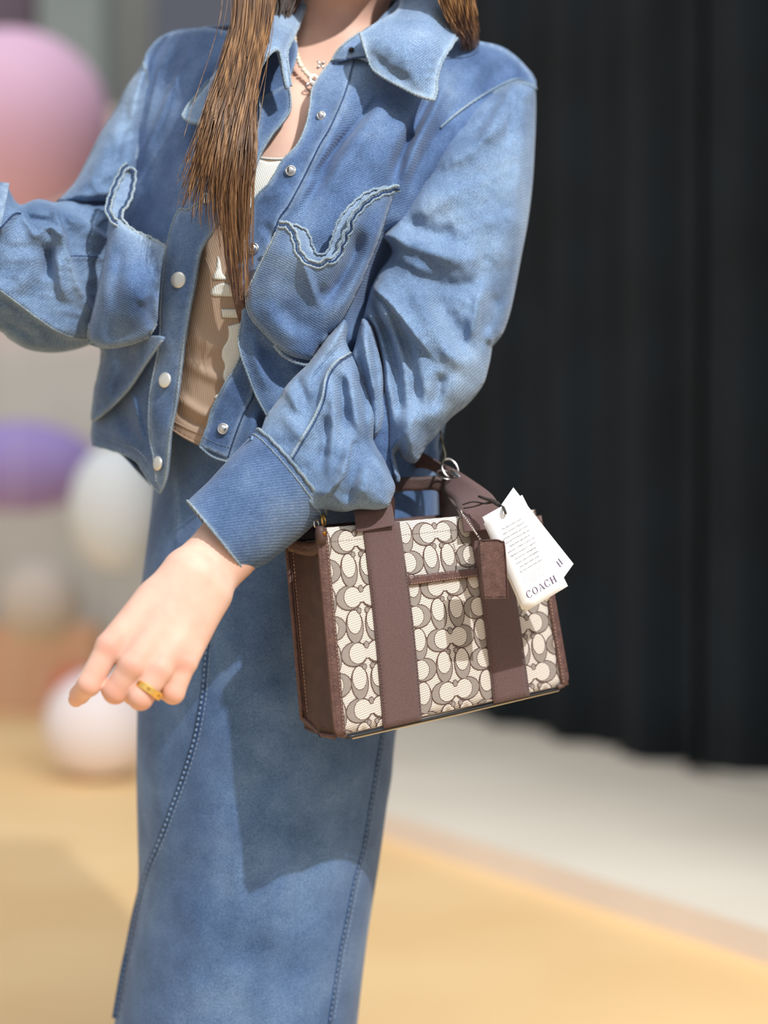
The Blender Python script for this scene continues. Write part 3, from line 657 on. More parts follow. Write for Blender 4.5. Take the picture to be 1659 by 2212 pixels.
def plf(x, y):
    h, w_ = folds(x, y, PLF); t = np.exp(-(segd(x, y, PLt)[0]/55.)**2)
    return PLD(x, y)-h-.010*t+rnd(x, y, [PLl], 30, .035)+rnd(x, y, [PLb], 12, .01), w_+.35*np.exp(-(segd(x, y, PLt)[0]/22.)**2)
PLO = [(358, 537, 'c'), (340, 525), (320, 517), (305, 509), (293, 503), (281, 497), (271, 489), (257, 478), (245, 467), (239, 452, 'c')]+PL_REST[5:]
pkL = sheet('pocket', PLO, plf, M_JK2, torsoL, step=4.5, thick=.003)
# standing lip of the left pocket (a folded loop)
lip = [(239, 455, 'c'), (240, 432), (249, 408), (262, 382), (270, 366), (281, 360), (290, 366), (293, 380), (290, 402), (286, 422), (279, 440), (268, 455), (264, 468), (272, 482), (290, 496), (320, 510), (358, 530, 'c'), (358, 540, 'c'), (320, 522), (285, 504), (258, 482)]
lipf = lambda x, y: (PLD(x, np.maximum(y, 380))-.004, .5+0*x)
lp = sheet('pocket_lip', lip, lipf, M_JK, pkL, step=4.5, thick=.004)
for pts, off, mt, r in ((PL_TOP, 0, M_SEAM, .0017), (PL_TOP, -7, M_SEAMD, .0012), (PL_TOP, -11, M_SEAM, .0015)):  # dark row between the pale seams paints shade inside the opening
    seam('opening_seam', wavy([p[:2] for p in pts], 1.0, 22, off), lipf, r, mt, pkL, lift=.003)
PL2 = [(281, 361), (290, 366), (293, 380), (290, 402), (285, 424), (277, 442), (266, 457), (264, 470), (275, 486), (293, 500), (322, 512), (356, 531)]
seam('opening_seam', wavy(PL2, 1.0, 20), lipf, .0018, M_SEAM, pkL, lift=.002); seam('opening_seam', wavy(PL2, 1.0, 20, 6), lipf, .0013, M_SEAMD, pkL, lift=.002)
seam('pocket_seam', PL_REST[8:16], plf, .0012, M_SEAM, pkL)
# snaps
def snap(x, y, r, fn, stud, parent, ax=(0, -1, .1)):
    D = float(np.ravel(fn(np.array([float(x)]), np.array([float(y)]))[0])[0])-.001; c = P(x, y, D); s = r*D/FPX
    if stud:
        o = revolve('snap_stud', [(s*1.0, 0), (s*1.05, .0008), (s*.95, .0016), (s*.8, .0018), (s*.74, .0010), (s*.6, .0010), (s*.56, .0042), (s*.5, .0048), (s*.2, .0049)], c, ax, M_SILV, parent)
    else: o = revolve('snap_cap', [(s, 0), (s*1.02, .0010), (s*.97, .0020), (s*.8, .0026), (s*.3, .0029)], c, ax, M_PEARLSNAP, parent)
    return o
for x, y, r in ((694, 250, 10), (628, 369, 12), (547, 537, 12.5), (482, 926, 12)): snap(x, y, r, plRf, True, plR, (-.1, -1, .15))
for x, y, r, ax in ((386, 605, 17.5, (-.25, -1, .05)), (357, 821, 16.5, (-.55, -.85, .05)), (342, 1001, 15.5, (-.75, -.65, .05)), (447, 428, 12, (-.3, -1, 0))): snap(x, y, r, plLf, False, plL, ax)
# ---- sleeves: closed puffed bodies
def puff(name, outline, dc, T, R, fl, mat, parent, step=5, nw=1.5, nsc=70, seed=1, backT=None, wear=(), edge=None, wedge=.3):
    O = crs(outline, True, step=8); E = O if edge is None else crs(edge, step=8); EC = edge is None
    dcf = dc if callable(dc) else (lambda x, y: dc+0*x)
    def front(x, y):
        d = segd(x, y, E, EC)[0]; s = np.clip(d/R, 0, 1); pr = np.sqrt(1-(1-s)**2+1e-9)
        h, w_ = folds(x, y, fl); h = h*1.25; m = np.clip(d/14., 0, 1)
        return dcf(x, y)-T*pr-(h+wob(x, y, nw, nsc, seed)+wob(x, y, nw*.35, nsc*.35, seed+5))*m, w_
    def bk(x, y):
        d = segd(x, y, E, EC)[0]; s = np.clip(d/R, 0, 1); return dcf(x, y)+(backT or T)*np.sqrt(1-(1-s)**2+1e-9)+wob(x, y, nw, nsc, seed+9)*np.clip(d/20., 0, 1)
    return sheet(name, outline, front, mat, parent, step=step, back=bk, wear=wear, wedge=wedge), front
S1 = [(1157, 190, 'c'), (1158, 240), (1155, 320), (1150, 400), (1140, 480), (1125, 560), (1110, 640), (1100, 682), (1085, 722), (1063, 749, 'c'), (1061, 765), (1055, 795), (1043, 832), (1012, 872), (972, 905), (940, 944), (922, 963), (903, 995), (890, 1001), (871, 992), (859, 974, 'c'), (854, 982), (858, 1008), (865, 1033), (856, 1047), (842, 1003), (836, 970), (833, 922), (827, 875), (822, 843), (823, 799), (817, 764), (804, 716), (785, 686, 'c'), (793, 655), (803, 620), (820, 585), (836, 562), (845, 542), (838, 527), (821, 512, 'c'), (835, 495), (852, 465), (870, 425), (900, 365), (935, 310), (950, 288), (985, 255), (1030, 222), (1080, 192), (1120, 176)]
S1F = [([(821, 513), (870, 526), (940, 546), (1000, 562), (1050, 566)], 24, 13, 'ga'), ([(850, 480), (920, 505), (1000, 520)], 26, -8, 'g'),
       ([(845, 545), (885, 566), (920, 588), (940, 608)], 14, 6, 'ga'), ([(880, 580), (935, 610), (1000, 618), (1050, 600)], 18, -6, 'g'),
       ([(803, 620), (838, 650), (870, 690), (905, 735), (950, 790)], 26, 13, 'La'),
       ([(880, 600), (902, 640), (937, 697), (972, 757), (1010, 788), (1041, 820)], 24, 13, 'g'), ([(915, 612), (950, 675), (995, 745), (1030, 785)], 30, -11, 'g'),
       ([(1045, 600), (1032, 660), (1020, 716), (1010, 767)], 12, 6, 'g'), ([(1075, 620), (1060, 690), (1050, 740)], 18, -6, 'g'),
       ([(789, 660), (811, 710), (827, 780), (842, 860), (850, 940)], 10, 8, 'ga'), ([(800, 660), (830, 710), (850, 770), (862, 850), (866, 940)], 10, -9, 'ga'),
       ([(800, 630), (832, 680), (862, 740), (885, 810), (900, 880)], 13, 8, 'ga'), ([(835, 670), (870, 740), (893, 820), (905, 880), (925, 895)], 13, -12, 'g'), ([(925, 895), (945, 850), (955, 800)], 14, -8, 'g'),
       ([(880, 880), (880, 930), (888, 985)], 22, 10, 'g'), ([(1000, 800), (960, 870), (920, 940)], 40, 6, 'g'),
       ([(1063, 700), (1061, 725), (1063, 750)], 10, 8, 'Rz'),
       ([(935, 368), (1000, 333), (1060, 280), (1090, 250)], 18, 6, 'g'), ([(1135, 205), (1130, 280), (1122, 380), (1105, 520)], 14, 4, 'ga'), ([(1115, 200), (1100, 270), (1085, 340)], 11, -5, 'ga'), ([(1100, 205), (1070, 260), (1050, 330)], 12, 4, 'ga'), ([(1080, 210), (1040, 270), (1010, 330)], 12, -4, 'ga'),
       ([(960, 300), (900, 400), (865, 480)], 14, -5, 'g'), ([(1000, 400), (940, 440), (880, 470)], 24, 5, 'g'), ([(1120, 450), (1090, 520), (1080, 590)], 30, 5, 'g')]
D1 = TPS([(1150, 190, 2.285), (1000, 260, 2.245), (870, 430, 2.20), (1150, 450, 2.26), (830, 560, 2.185), (1110, 640, 2.24), (800, 800, 2.155), (1050, 800, 2.20), (860, 1000, 2.13), (930, 960, 2.16)], .001)
sl1, s1f = puff('sleeve', S1, D1, .085, 120, S1F, M_JKS, torsoR, nw=1.6, nsc=110, seed=21, wedge=.25)
S3 = [(783, 686, 'c'), (800, 700), (812, 735), (820, 770), (826, 800), (829, 850), (830, 900), (822, 930), (806, 952, 'c'), (797, 905), (790, 862), (776, 815), (759, 770, 'c'), (768, 742), (775, 712)]
sl3, s3f = puff('sleeve_fold', S3, lambda x, y: 2.12-.0001*(y-800), .03, 40, [([(783, 700), (792, 760), (803, 820), (812, 880)], 9, 7, 'g'), ([(800, 710), (812, 780), (820, 850)], 7, -5, 'g'), ([(772, 750), (785, 810), (800, 870)], 7, -5, 'g')], M_JKS, torsoR, nw=.7, nsc=60, seed=4)
puff('sleeve_lining', [(770, 850), (800, 840), (840, 860), (850, 960), (858, 1030), (820, 1040), (790, 960)], 2.122, .02, 30, [], M_JK, torsoR, nw=.5)
S2E = [(556, 928, 'c'), (575, 898), (590, 878), (603, 860), (612, 842), (628, 822), (648, 802), (665, 786), (683, 761), (700, 735), (722, 708), (745, 684, 'c'), (751, 707), (748, 736), (757, 760, 'c'), (765, 773), (780, 800), (794, 835), (804, 870), (812, 900), (806, 948, 'c'), (815, 968), (828, 988), (842, 1020), (854, 1052), (846, 1078), (838, 1094), (815, 1101), (775, 1100), (740, 1106), (706, 1107, 'c')]
S2 = [(535, 944, 'c')]+[(560, 934)]+S2E[1:-1]+[(702, 1100), (682, 1100, 'c'), (668, 1085), (650, 1060), (618, 1020), (575, 975)]
S2F = [([(757, 762), (728, 780), (705, 812), (695, 862), (676, 906), (650, 950), (628, 988)], 20, 7, 'Ln'),
       ([(750, 775), (762, 850), (775, 920), (790, 960)], 12, 8, 'g'), ([(735, 800), (742, 880), (750, 940)], 12, -8, 'g'), ([(720, 800), (722, 880), (718, 960), (705, 1040)], 12, 6, 'g'), ([(700, 880), (702, 950), (690, 1020)], 10, -6, 'g'),
       ([(770, 790), (790, 860), (798, 920)], 9, -7, 'g'), ([(788, 830), (800, 880), (804, 930)], 8, 5, 'g'),
       ([(790, 953), (768, 950), (756, 960), (748, 1000), (733, 1037), (706, 1068)], 15, 10, 'Rz'), ([(766, 985), (768, 1020), (756, 1060), (738, 1095)], 16, -9, 'g'),
       ([(795, 955), (820, 1000), (845, 1050)], 20, 7, 'g'), ([(790, 990), (780, 1040), (775, 1085)], 22, 7, 'g'),
       ([(620, 840), (636, 870), (650, 905)], 10, 5, 'ga'), ([(640, 815), (655, 850), (665, 890)], 10, -5, 'ga'), ([(600, 880), (640, 930), (650, 960)], 16, 4, 'g'),
       ([(745, 690), (715, 740), (690, 780), (650, 830)], 12, 5, 'g'), ([(740, 740), (700, 790), (670, 850)], 10, -4, 'g')]
D2 = TPS([(556, 928, 2.075), (745, 684, 2.12), (706, 1107, 2.055), (780, 1100, 2.035), (850, 1060, 2.06), (810, 930, 2.10), (630, 1000, 2.07), (760, 770, 2.12)], .0005)
sl2, s2f = puff('sleeve', S2, D2, .062, 95, S2F, M_JKS, torsoR, nw=1.3, nsc=80, seed=33, wedge=.1, edge=S2E)
sl1['label'] = 'upper sleeve of the near arm'; sl2['label'] = 'forearm sleeve gathered above the cuff'
sl2e = [(757, 762), (728, 780), (705, 812), (695, 862), (676, 906), (650, 950), (628, 988)]
seam('sleeve_seam', sl2e, s2f, .0014, M_SEAM, sl2); seam('sleeve_seam', [(x+5, y+3) for x, y in sl2e], s2f, .0010, M_SEAMD, sl2)
seam('armhole_seam', [(1157, 191), (1120, 178), (1080, 193), (1030, 223), (985, 256), (950, 289), (937, 306)], s1f, .0020, M_SEAM, sl1, lift=.003)
seam('armhole_seam', [(1152, 186), (1120, 171), (1080, 185), (1030, 214), (985, 246), (952, 275)], jr, .0014, M_SEAM, torsoR, lift=.004)
# dark side gusset between pocket and sleeve is the jacket side itself; a seam line on it
# ---- cuff: an open tapering tube
def lofttube(name, rings, mat, parent, seg=72, sub=5, thick=.0025):
    R = []
    for i in range(len(rings)-1):
        for j in range(sub): t = j/sub; R.append([np.array(a, float)*(1-t)+np.array(b, float)*t for a, b in zip(rings[i], rings[i+1])])
    R.append([np.array(a, float) for a in rings[-1]]); V = []; n = len(R)
    for l, r, dd, sh in R:      # l, r: pixel ends; dd = (centre d, depth radius); sh = shift in px of the near side
        for k in range(seg):
            a = 2*math.pi*k/seg; c, s = math.cos(a), math.sin(a)
            q = (l+r)/2+(r-l)/2*c+sh*s; V.append(P(q[0], q[1], dd[0]-dd[1]*s))
    F = [(i*seg+k, (i+1)*seg+k, (i+1)*seg+(k+1) % seg, i*seg+(k+1) % seg) for i in range(n-1) for k in range(seg)]
    V = np.array(V); idx = np.arange(len(V))//seg; e = np.minimum(idx, n-1-idx); wv = np.where(idx == 0, 1, np.where(idx == n-1, .7, .1*(e < 2)))
    o = link(name, V, F, mat, parent, attrs={'wear': wv}); md = o.modifiers.new('thickness', 'SOLIDIFY'); md.thickness = thick; md.offset = -1
    return o, V.reshape(n, seg, 3)
cuff, CV = lofttube('cuff', [((405, 1082), (531, 1239), (2.032, .052), (3, 0)), ((450, 1040), (580, 1215), (2.04, .056), (3, -6)), ((505, 980), (650, 1160), (2.052, .064), (5, -10)), ((556, 927), (707, 1108), (2.065, .070), (6, -16))], M_JKC, torsoR, sub=9)
def ringtube(name, loop, r, mat, parent, rope=.25):
    L = np.concatenate([loop, loop[:1]]); L = np.array([L[0]]+[v for a, b in zip(L[:-1], L[1:]) for v in ((a+b)/2, b)])
    V, F = tubegeo(L, r, 6, True, rope, .0032); return link(name, V, F, mat, parent)
ringtube('cuff_edge', CV[0], .0014, M_SEAM, cuff); ringtube('cuff_seam', CV[-1]+np.array([-.001, -.0015, -.001]), .0019, M_SEAM, cuff); ringtube('cuff_seam', CV[-3]+np.array([0, -.0004, 0]), .0008, M_SEAM, cuff)
# ---- far sleeve (raised arm)
A1 = [(322, 108, 'c'), (303, 145), (272, 190), (250, 235), (215, 290), (190, 340), (160, 395), (120, 437, 'c'), (150, 444), (190, 446), (240, 441), (285, 430, 'c'), (300, 380), (312, 300), (322, 220)]
A1F = [([(312, 140), (316, 200), (306, 270), (292, 330)], 10, -5, 'g'), ([(275, 200), (272, 300), (262, 380)], 12, -3, 'g'), ([(255, 250), (225, 330), (205, 400)], 20, 4, 'g'), ([(150, 425), (190, 425), (240, 418), (270, 400)], 12, 7, 'g'), ([(210, 340), (200, 390), (215, 412), (240, 400)], 9, 3, 'g'), ([(165, 410), (190, 395), (215, 390)], 9, 3, 'g')]
D3 = TPS([(320, 110, 2.33), (290, 420, 2.30), (130, 440, 2.26), (200, 300, 2.32), (250, 240, 2.33)], .001)
al1, a1f = puff('sleeve', A1, D3, .075, 75, A1F, M_JKS, torsoL, nw=1.3, nsc=60, seed=41, wedge=.2)
A2 = [(-70, 380, 'c'), (0, 396), (18, 408), (33, 434), (46, 442), (62, 436), (80, 430), (100, 432), (120, 437), (150, 430), (200, 425), (262, 430), (268, 500), (256, 560), (245, 620), (235, 680), (226, 728), (190, 746), (155, 757), (110, 762), (60, 755), (20, 733), (0, 716), (-70, 690, 'c')]
A2F = [([(128, 440), (165, 466), (201, 492), (235, 520)], 22, 8, 'Rn'), ([(118, 455), (130, 487), (138, 520), (149, 558), (170, 612), (197, 668)], 26, 11, 'Rn'),
       ([(103, 520), (104, 560), (100, 610)], 13, -11, 'g'), ([(122, 540), (130, 600), (145, 660)], 12, 7, 'g'), ([(60, 530), (58, 590), (50, 640)], 20, 6, 'g'),
       ([(0, 492), (30, 462), (46, 460), (58, 480), (74, 505), (84, 503), (95, 493), (112, 492), (130, 503)], 12, 8, 'Rn'), ([(48, 452), (60, 470), (85, 475), (118, 474)], 8, -5, 'g'),
       ([(0, 625), (41, 655), (81, 685), (122, 712), (163, 727), (200, 729)], 30, 9, 'Ln'), ([(0, 690), (50, 715), (90, 745)], 10, -4, 'g'), ([(100, 440), (150, 470), (180, 500)], 12, 4, 'g'), ([(150, 560), (180, 558), (217, 560)], 8, 2.5, 'Ln'), ([(233, 463), (215, 480), (203, 492)], 5, 2, 'g')]
D4 = TPS([(-70, 540, 2.17), (0, 420, 2.18), (0, 700, 2.20), (120, 600, 2.225), (250, 450, 2.30), (235, 700, 2.29)], .001)
al2, a2f = puff('sleeve', A2, D4, .068, 95, A2F, M_JKS, torsoL, nw=1.3, nsc=60, seed=55, wedge=.2)
al1['label'] = 'upper sleeve of the raised arm'; al2['label'] = 'lower sleeve of the raised arm'
seam('sleeve_seam', [(0, 627), (41, 657), (81, 687), (122, 714), (163, 729), (195, 731)], a2f, .0012, M_SEAM, al2)
seam('sleeve_seam', [(152, 553), (180, 553), (215, 556)], a2f, .0008, M_SEAMD, al2)
seam('cuff_seam', [(-20, 505), (0, 493), (30, 463), (46, 461)], a2f, .0011, M_SEAMD, al2)
seam('armhole_seam', [(320, 112), (311, 132), (314, 155), (318, 185), (312, 240), (303, 290), (293, 345)], a1f, .0013, M_SEAM, al1)
cuffL, CL = lofttube('cuff', [((20, 400), (-30, 640), (2.18, .07), (0, 0)), ((-150, 380), (-170, 540), (2.14, .05), (0, 0))], M_JKC, torsoL, sub=6)
# ---- collar
CR = [(778, 71, 'c'), (783, 88), (790, 112), (797, 132), (806, 150), (830, 168), (860, 184), (895, 202), (925, 213), (938, 215, 'c'), (943, 195), (944, 170), (951, 143), (963, 118), (986, 83, 'c'), (985, 30), (1000, -60), (880, -60), (860, 15), (820, 42)]
crD = TPS([(778, 71, 2.135), (800, 140, 2.118), (860, 184, 2.103), (938, 215, 2.108), (986, 83, 2.175), (940, 100, 2.13), (880, 110, 2.10), (860, 15, 2.19), (900, 40, 2.15), (820, 45, 2.155), (830, 90, 2.11), (985, -60, 2.29), (880, -60, 2.27), (985, 30, 2.22), (940, 20, 2.17)], .0004)
crF = [([(860, 110), (890, 150), (920, 195)], 22, 3, 'g'), ([(800, 110), (840, 150), (900, 185)], 10, -2.5, 'g'), ([(890, 60), (930, 90), (960, 100)], 22, 3, 'g'), ([(925, 130), (935, 125), (950, 128)], 4, 1.2, 'g'), ([(922, 150), (932, 146), (945, 148)], 4, 1.2, 'g'), ([(918, 170), (930, 166), (942, 170)], 4, 1.2, 'g')]
crf = lambda x, y: (crD(x, y)-folds(x, y, crF)[0]-wob(x, y, .6, 45, 6), .25*np.exp(-(segd(x, y, crs(CR[:15], sub=4))[0]/18.)**2))
colR = sheet('collar', CR, crf, M_JKS, torsoR, step=4, thick=.004, wedge=.7)
seam('collar_edge', CR[:15], crf, .0019, M_SEAM, colR, lift=-.0005)
STR = [(717, 131, 'c'), (727, 112), (741, 97), (757, 84), (778, 70, 'c'), (800, 60), (840, 20), (870, 0), (880, 60), (830, 130), (800, 135, 'c'), (770, 124), (745, 130)]
strD = TPS([(717, 131, 2.165), (778, 70, 2.170), (840, 10, 2.215), (790, 130, 2.155), (745, 105, 2.158), (870, 80, 2.18)], .0004)
strf = lambda x, y: (strD(x, y), .1+0*x)
st = sheet('collar_stand', STR, strf, M_JK, torsoR, step=5, thick=.003)
seam('collar_edge', STR[:5], strf, .0015, M_SEAM, st); seam('collar_edge', [(718, 136), (745, 130), (770, 125), (795, 122)], strf, .0010, M_SEAMD, st)
snap(759, 108, 6, strf, True, st); bpy.data.objects['snap_stud.004'].data.materials[0] = M_EDGE
# neck edge roll behind: collar back
BKC = [(640, 30, 'c'), (700, -70), (800, -90), (900, -60), (985, 40, 'c'), (930, 70), (850, 40), (740, 30)]
sheet('collar_back', BKC, lambda x, y: (2.345+.02*np.cos((x-800)/120.)-.00002*(y), 0*x), M_JK, torsoR, step=9, thick=.004)
CLT = [(668, -30, 'c'), (660, 15), (649, 47), (636, 78), (625, 100), (621, 120), (624, 150), (629, 186, 'c'), (619, 190), (613, 162), (608, 128), (602, 110), (592, 109), (578, 122), (562, 148), (551, 180), (545, 212), (520, 245), (480, 262), (448, 268), (412, 264), (394, 251, 'c'), (405, 230), (430, 200), (452, 173), (482, 130), (515, 70), (540, 10), (556, -30, 'c')]
clD = TPS([(668, -30, 2.27), (648, 47, 2.215), (625, 100, 2.165), (628, 186, 2.128), (600, 108, 2.125), (560, 150, 2.12), (545, 212, 2.125), (448, 266, 2.15), (394, 251, 2.175), (480, 130, 2.19), (540, 10, 2.25), (590, 50, 2.17), (530, 140, 2.13)], .0004)
clf = lambda x, y: (clD(x, y)-folds(x, y, [([(640, 40), (610, 90), (600, 115)], 10, 4, 'g'), ([(600, 60), (560, 120), (540, 190)], 16, 5, 'g')])[0], .2+0*x)
colL = sheet('collar', CLT, clf, M_JKS, torsoL, step=4, thick=.004, wedge=.7)
seam('collar_edge', CLT[:8], clf, .0014, M_SEAM, colL); seam('collar_edge', CLT[8:17], clf, .0018, M_SEAM, colL); seam('collar_edge', CLT[17:25], clf, .0018, M_SEAM, colL)
# ---- hair
def hair(name, curves, n, spread, mat, seed, rad=.00035, tip=.35):
    r = np.random.default_rng(seed); L = [crs(c, sub=8) for c in curves]; g = []; keys = len(L)
    for i in range(n):
        u = r.uniform(0, keys-1); a = int(u); f = u-a; b = min(a+1, keys-1)
        m = 36; t = np.linspace(0, 1, m)
        A = np.stack([np.interp(t, np.linspace(0, 1, len(L[a])), L[a][:, c]) for c in range(3)], 1); B = np.stack([np.interp(t, np.linspace(0, 1, len(L[b])), L[b][:, c]) for c in range(3)], 1)
        q = A*(1-f)+B*f; cut = 1-.55*r.random()**1.15; k = max(8, int(m*cut)); q = q[:k]; tt = t[:k]
        ph = r.uniform(0, 6.28); amp = spread*(.3+tt*1.2); cl = r.uniform(-1, 1)
        q[:, 0] += amp*np.sin(tt*r.uniform(3, 8)+ph)+cl*spread*1.1; q[:, 1] += 0
        q[:, 1] += tt**3*r.uniform(-34, 26); q[:, 2] += r.uniform(-.012, .010)*(.4+.6*np.sin(tt*3))+.003*np.sin(tt*9+ph)
        rr = rad*r.uniform(.7, 1.5)*np.clip((1-tt)/tip, .15, 1)**.5
        g.append(tubegeo(PA(q[:, 0], q[:, 1], q[:, 2]), rr, 4, False))
    V, F = merge(g); o = link(name, V, F, mat, person); return tag(o, kind='stuff')
def hairmat(name, c1, c2, c3):
    q = NT(name); tc = q.n('ShaderNodeTexCoord'); mp = q.n('ShaderNodeMapping', {'Vector': (tc, 'Object')}); mp.inputs['Scale'].default_value = (320, 60, 6)
    nz = q.n('ShaderNodeTexNoise', {'Vector': (mp, 0), 'Scale': 1., 'Detail': 3.}); q.to('Base Color', q.ramp((nz, 0), [(.3, s2l(c1)), (.5, s2l(c2)), (.7, s2l(c3))]))
    q.b.inputs['Roughness'].default_value = .38; q.b.inputs['Specular IOR Level'].default_value = .6; return q.m
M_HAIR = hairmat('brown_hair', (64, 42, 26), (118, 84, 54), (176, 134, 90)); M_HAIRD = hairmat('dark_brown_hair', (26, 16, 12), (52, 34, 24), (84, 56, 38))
HC = [[(518, -40, 2.15), (512, 40, 2.14), (492, 120, 2.115), (462, 210, 2.085), (436, 290, 2.075), (408, 360, 2.075), (374, 440, 2.08)],
      [(530, -40, 2.145), (524, 50, 2.13), (505, 140, 2.105), (478, 230, 2.075), (452, 320, 2.062), (430, 400, 2.06), (414, 475, 2.06)],
      [(545, -40, 2.14), (538, 60, 2.125), (520, 160, 2.09), (496, 260, 2.065), (478, 350, 2.05), (470, 430, 2.05), (486, 540, 2.05)],
      [(562, -40, 2.14), (556, 60, 2.12), (537, 160, 2.085), (515, 260, 2.06), (500, 360, 2.045), (496, 460, 2.045), (518, 650, 2.06)],
      [(578, -40, 2.145), (568, 60, 2.125), (546, 160, 2.09), (532, 250, 2.065), (524, 350, 2.05), (516, 460, 2.05), (526, 690, 2.07)],
      [(590, -40, 2.15), (574, 60, 2.135), (550, 160, 2.10), (542, 240, 2.075), (545, 330, 2.06), (536, 430, 2.06), (530, 660, 2.07)]]
HC = [[(768, -385+i*6, 2.19-i*.006), (640, -330, 2.165), (548+i*5, -150, 2.135)]+c for i, c in enumerate(HC)]
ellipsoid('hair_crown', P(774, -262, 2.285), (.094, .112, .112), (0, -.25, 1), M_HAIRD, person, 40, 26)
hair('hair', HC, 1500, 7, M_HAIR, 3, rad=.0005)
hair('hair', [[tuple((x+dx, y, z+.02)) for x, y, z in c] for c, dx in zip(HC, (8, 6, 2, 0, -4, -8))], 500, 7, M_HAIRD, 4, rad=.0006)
hair('hair', HC[:5], 60, 22, M_HAIR, 9, rad=.00028)
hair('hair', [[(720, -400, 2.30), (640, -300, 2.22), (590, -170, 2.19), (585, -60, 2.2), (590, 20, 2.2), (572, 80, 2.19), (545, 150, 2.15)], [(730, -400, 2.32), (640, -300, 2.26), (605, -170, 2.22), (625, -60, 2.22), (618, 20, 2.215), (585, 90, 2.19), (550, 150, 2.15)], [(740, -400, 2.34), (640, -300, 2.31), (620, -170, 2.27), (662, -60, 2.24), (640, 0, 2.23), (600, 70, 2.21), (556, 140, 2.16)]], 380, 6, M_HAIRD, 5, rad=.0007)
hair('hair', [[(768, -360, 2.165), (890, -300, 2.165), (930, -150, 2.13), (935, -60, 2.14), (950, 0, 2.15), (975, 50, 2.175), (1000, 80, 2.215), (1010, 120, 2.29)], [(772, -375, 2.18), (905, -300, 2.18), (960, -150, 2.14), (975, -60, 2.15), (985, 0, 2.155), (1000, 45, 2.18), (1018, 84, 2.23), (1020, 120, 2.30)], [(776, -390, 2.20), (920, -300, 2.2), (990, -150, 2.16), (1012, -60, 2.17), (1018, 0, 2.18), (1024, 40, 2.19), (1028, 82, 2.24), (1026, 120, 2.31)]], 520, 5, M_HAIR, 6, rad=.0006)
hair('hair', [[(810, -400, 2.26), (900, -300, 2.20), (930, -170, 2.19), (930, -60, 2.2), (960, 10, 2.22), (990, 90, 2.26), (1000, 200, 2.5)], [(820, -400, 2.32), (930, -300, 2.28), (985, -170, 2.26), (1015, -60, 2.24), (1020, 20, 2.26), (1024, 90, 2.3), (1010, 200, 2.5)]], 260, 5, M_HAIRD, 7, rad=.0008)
# ---- necklace (a thing worn by the person)
nk = bpy.data.objects.new('necklace', None); COL.objects.link(nk); nk.location = P(665, 170, 2.2); ROOTLOC['necklace'] = tuple(nk.location)
tag(nk, 'pearl necklace with silver charms around the neck inside the denim collar', 'necklace')
me = None; NP = crs([(634, 60, 2.225), (636, 90, 2.214), (641, 118, 2.203), (650, 142, 2.194), (662, 158, 2.188), (672, 167, 2.184)], step=8.2)
for q in NP:
    if me is None: o = ellipsoid('pearl', P(*q), (.0033, .0033, .0030), (0, 0, 1), M_PEARL, nk, 14, 10); me = o.data; base = Vector(P(*q))
    else: o = bpy.data.objects.new('pearl', me); COL.objects.link(o); o.parent = nk; o.location = Vector(P(*q))-base
def torus(name, c, R, r, axis, mat, parent, n=32, m=8, sq=1.):
    q = Vector(axis).normalized().to_track_quat('Z', 'Y'); pts = [Vector(c)+q @ Vector((R*math.cos(2*math.pi*i/n), R*sq*math.sin(2*math.pi*i/n), 0)) for i in range(n)]
    V, F = tubegeo([tuple(p) for p in pts], r, m, False, closed=True, up=tuple(q @ Vector((0, 0, 1)))); return link(name, V, F, mat, parent)
torus('clasp_ring', P(678, 170, 2.183), .0045, .0009, (.3, -1, .2), M_SILV, nk); torus('clasp_ring', P(668, 188, 2.180), .0042, .0011, (.6, -1, -.2), M_SILV, nk)
torus('clasp_ring', P(672, 180, 2.180), .0030, .0008, (1, -.4, .2), M_SILV, nk)
bow = [ellipsoid('charm_lobe', P(693+dx, 141+dy, 2.182), (.0024, .0016, .0034), ax, M_SILV, nk, 10, 8) for dx, dy, ax in ((-4, -5, (-1, 0, 1)), (5, -5, (1, 0, 1)), (-5, 4, (-1, 0, -1)), (4, 4, (1, 0, -1)))]
# ---- finger ring
rg = bpy.data.objects.new('ring', None); COL.objects.link(rg); rc = P(321, 1491, 1.934); rg.location = rc; ROOTLOC['ring'] = tuple(rc)
tag(rg, 'yellow gold band ring on the ring finger of the lowered hand', 'ring')
ax = (Vector(P(304, 1509, 1.932))-Vector(P(345, 1446, 1.94))).normalized()
V = []; F = []; n = 48; q = ax.to_track_quat('Z', 'Y'); prof = [(.0138, -.0036), (.0150, -.0037), (.0154, -.0031), (.0154, .0031), (.0150, .0037), (.0138, .0036)]
for i in range(n):
    a = 2*math.pi*i/n
    for r_, h in prof: v = q @ Vector((r_*math.cos(a), r_*math.sin(a), h)); V.append((rc[0]+v.x, rc[1]+v.y, rc[2]+v.z))
for i in range(n):
    for k in range(6): F.append((i*6+k, ((i+1) % n)*6+k, ((i+1) % n)*6+(k+1) % 6, i*6+(k+1) % 6))
link('band', V, F, M_GOLD, rg, smooth=False)
nrm = Vector((0, -1, 0)); nrm = (nrm-ax*nrm.dot(ax)).normalized(); side = ax.cross(nrm)
for du in (0, .95, -.95):
    nn = (nrm*math.cos(du)+side*math.sin(du)).normalized(); c = Vector(rc)+nn*.0155
    torus('engraved_screw', tuple(c), .0017, .00028, nn, M_GOLDD, rg, 20, 5)
    tx = ax.cross(nn); V_, F_ = tubegeo([tuple(c-tx*.0016), tuple(c+tx*.0016)], .0003, 5); link('screw_slot', V_, F_, M_GOLDD, rg)
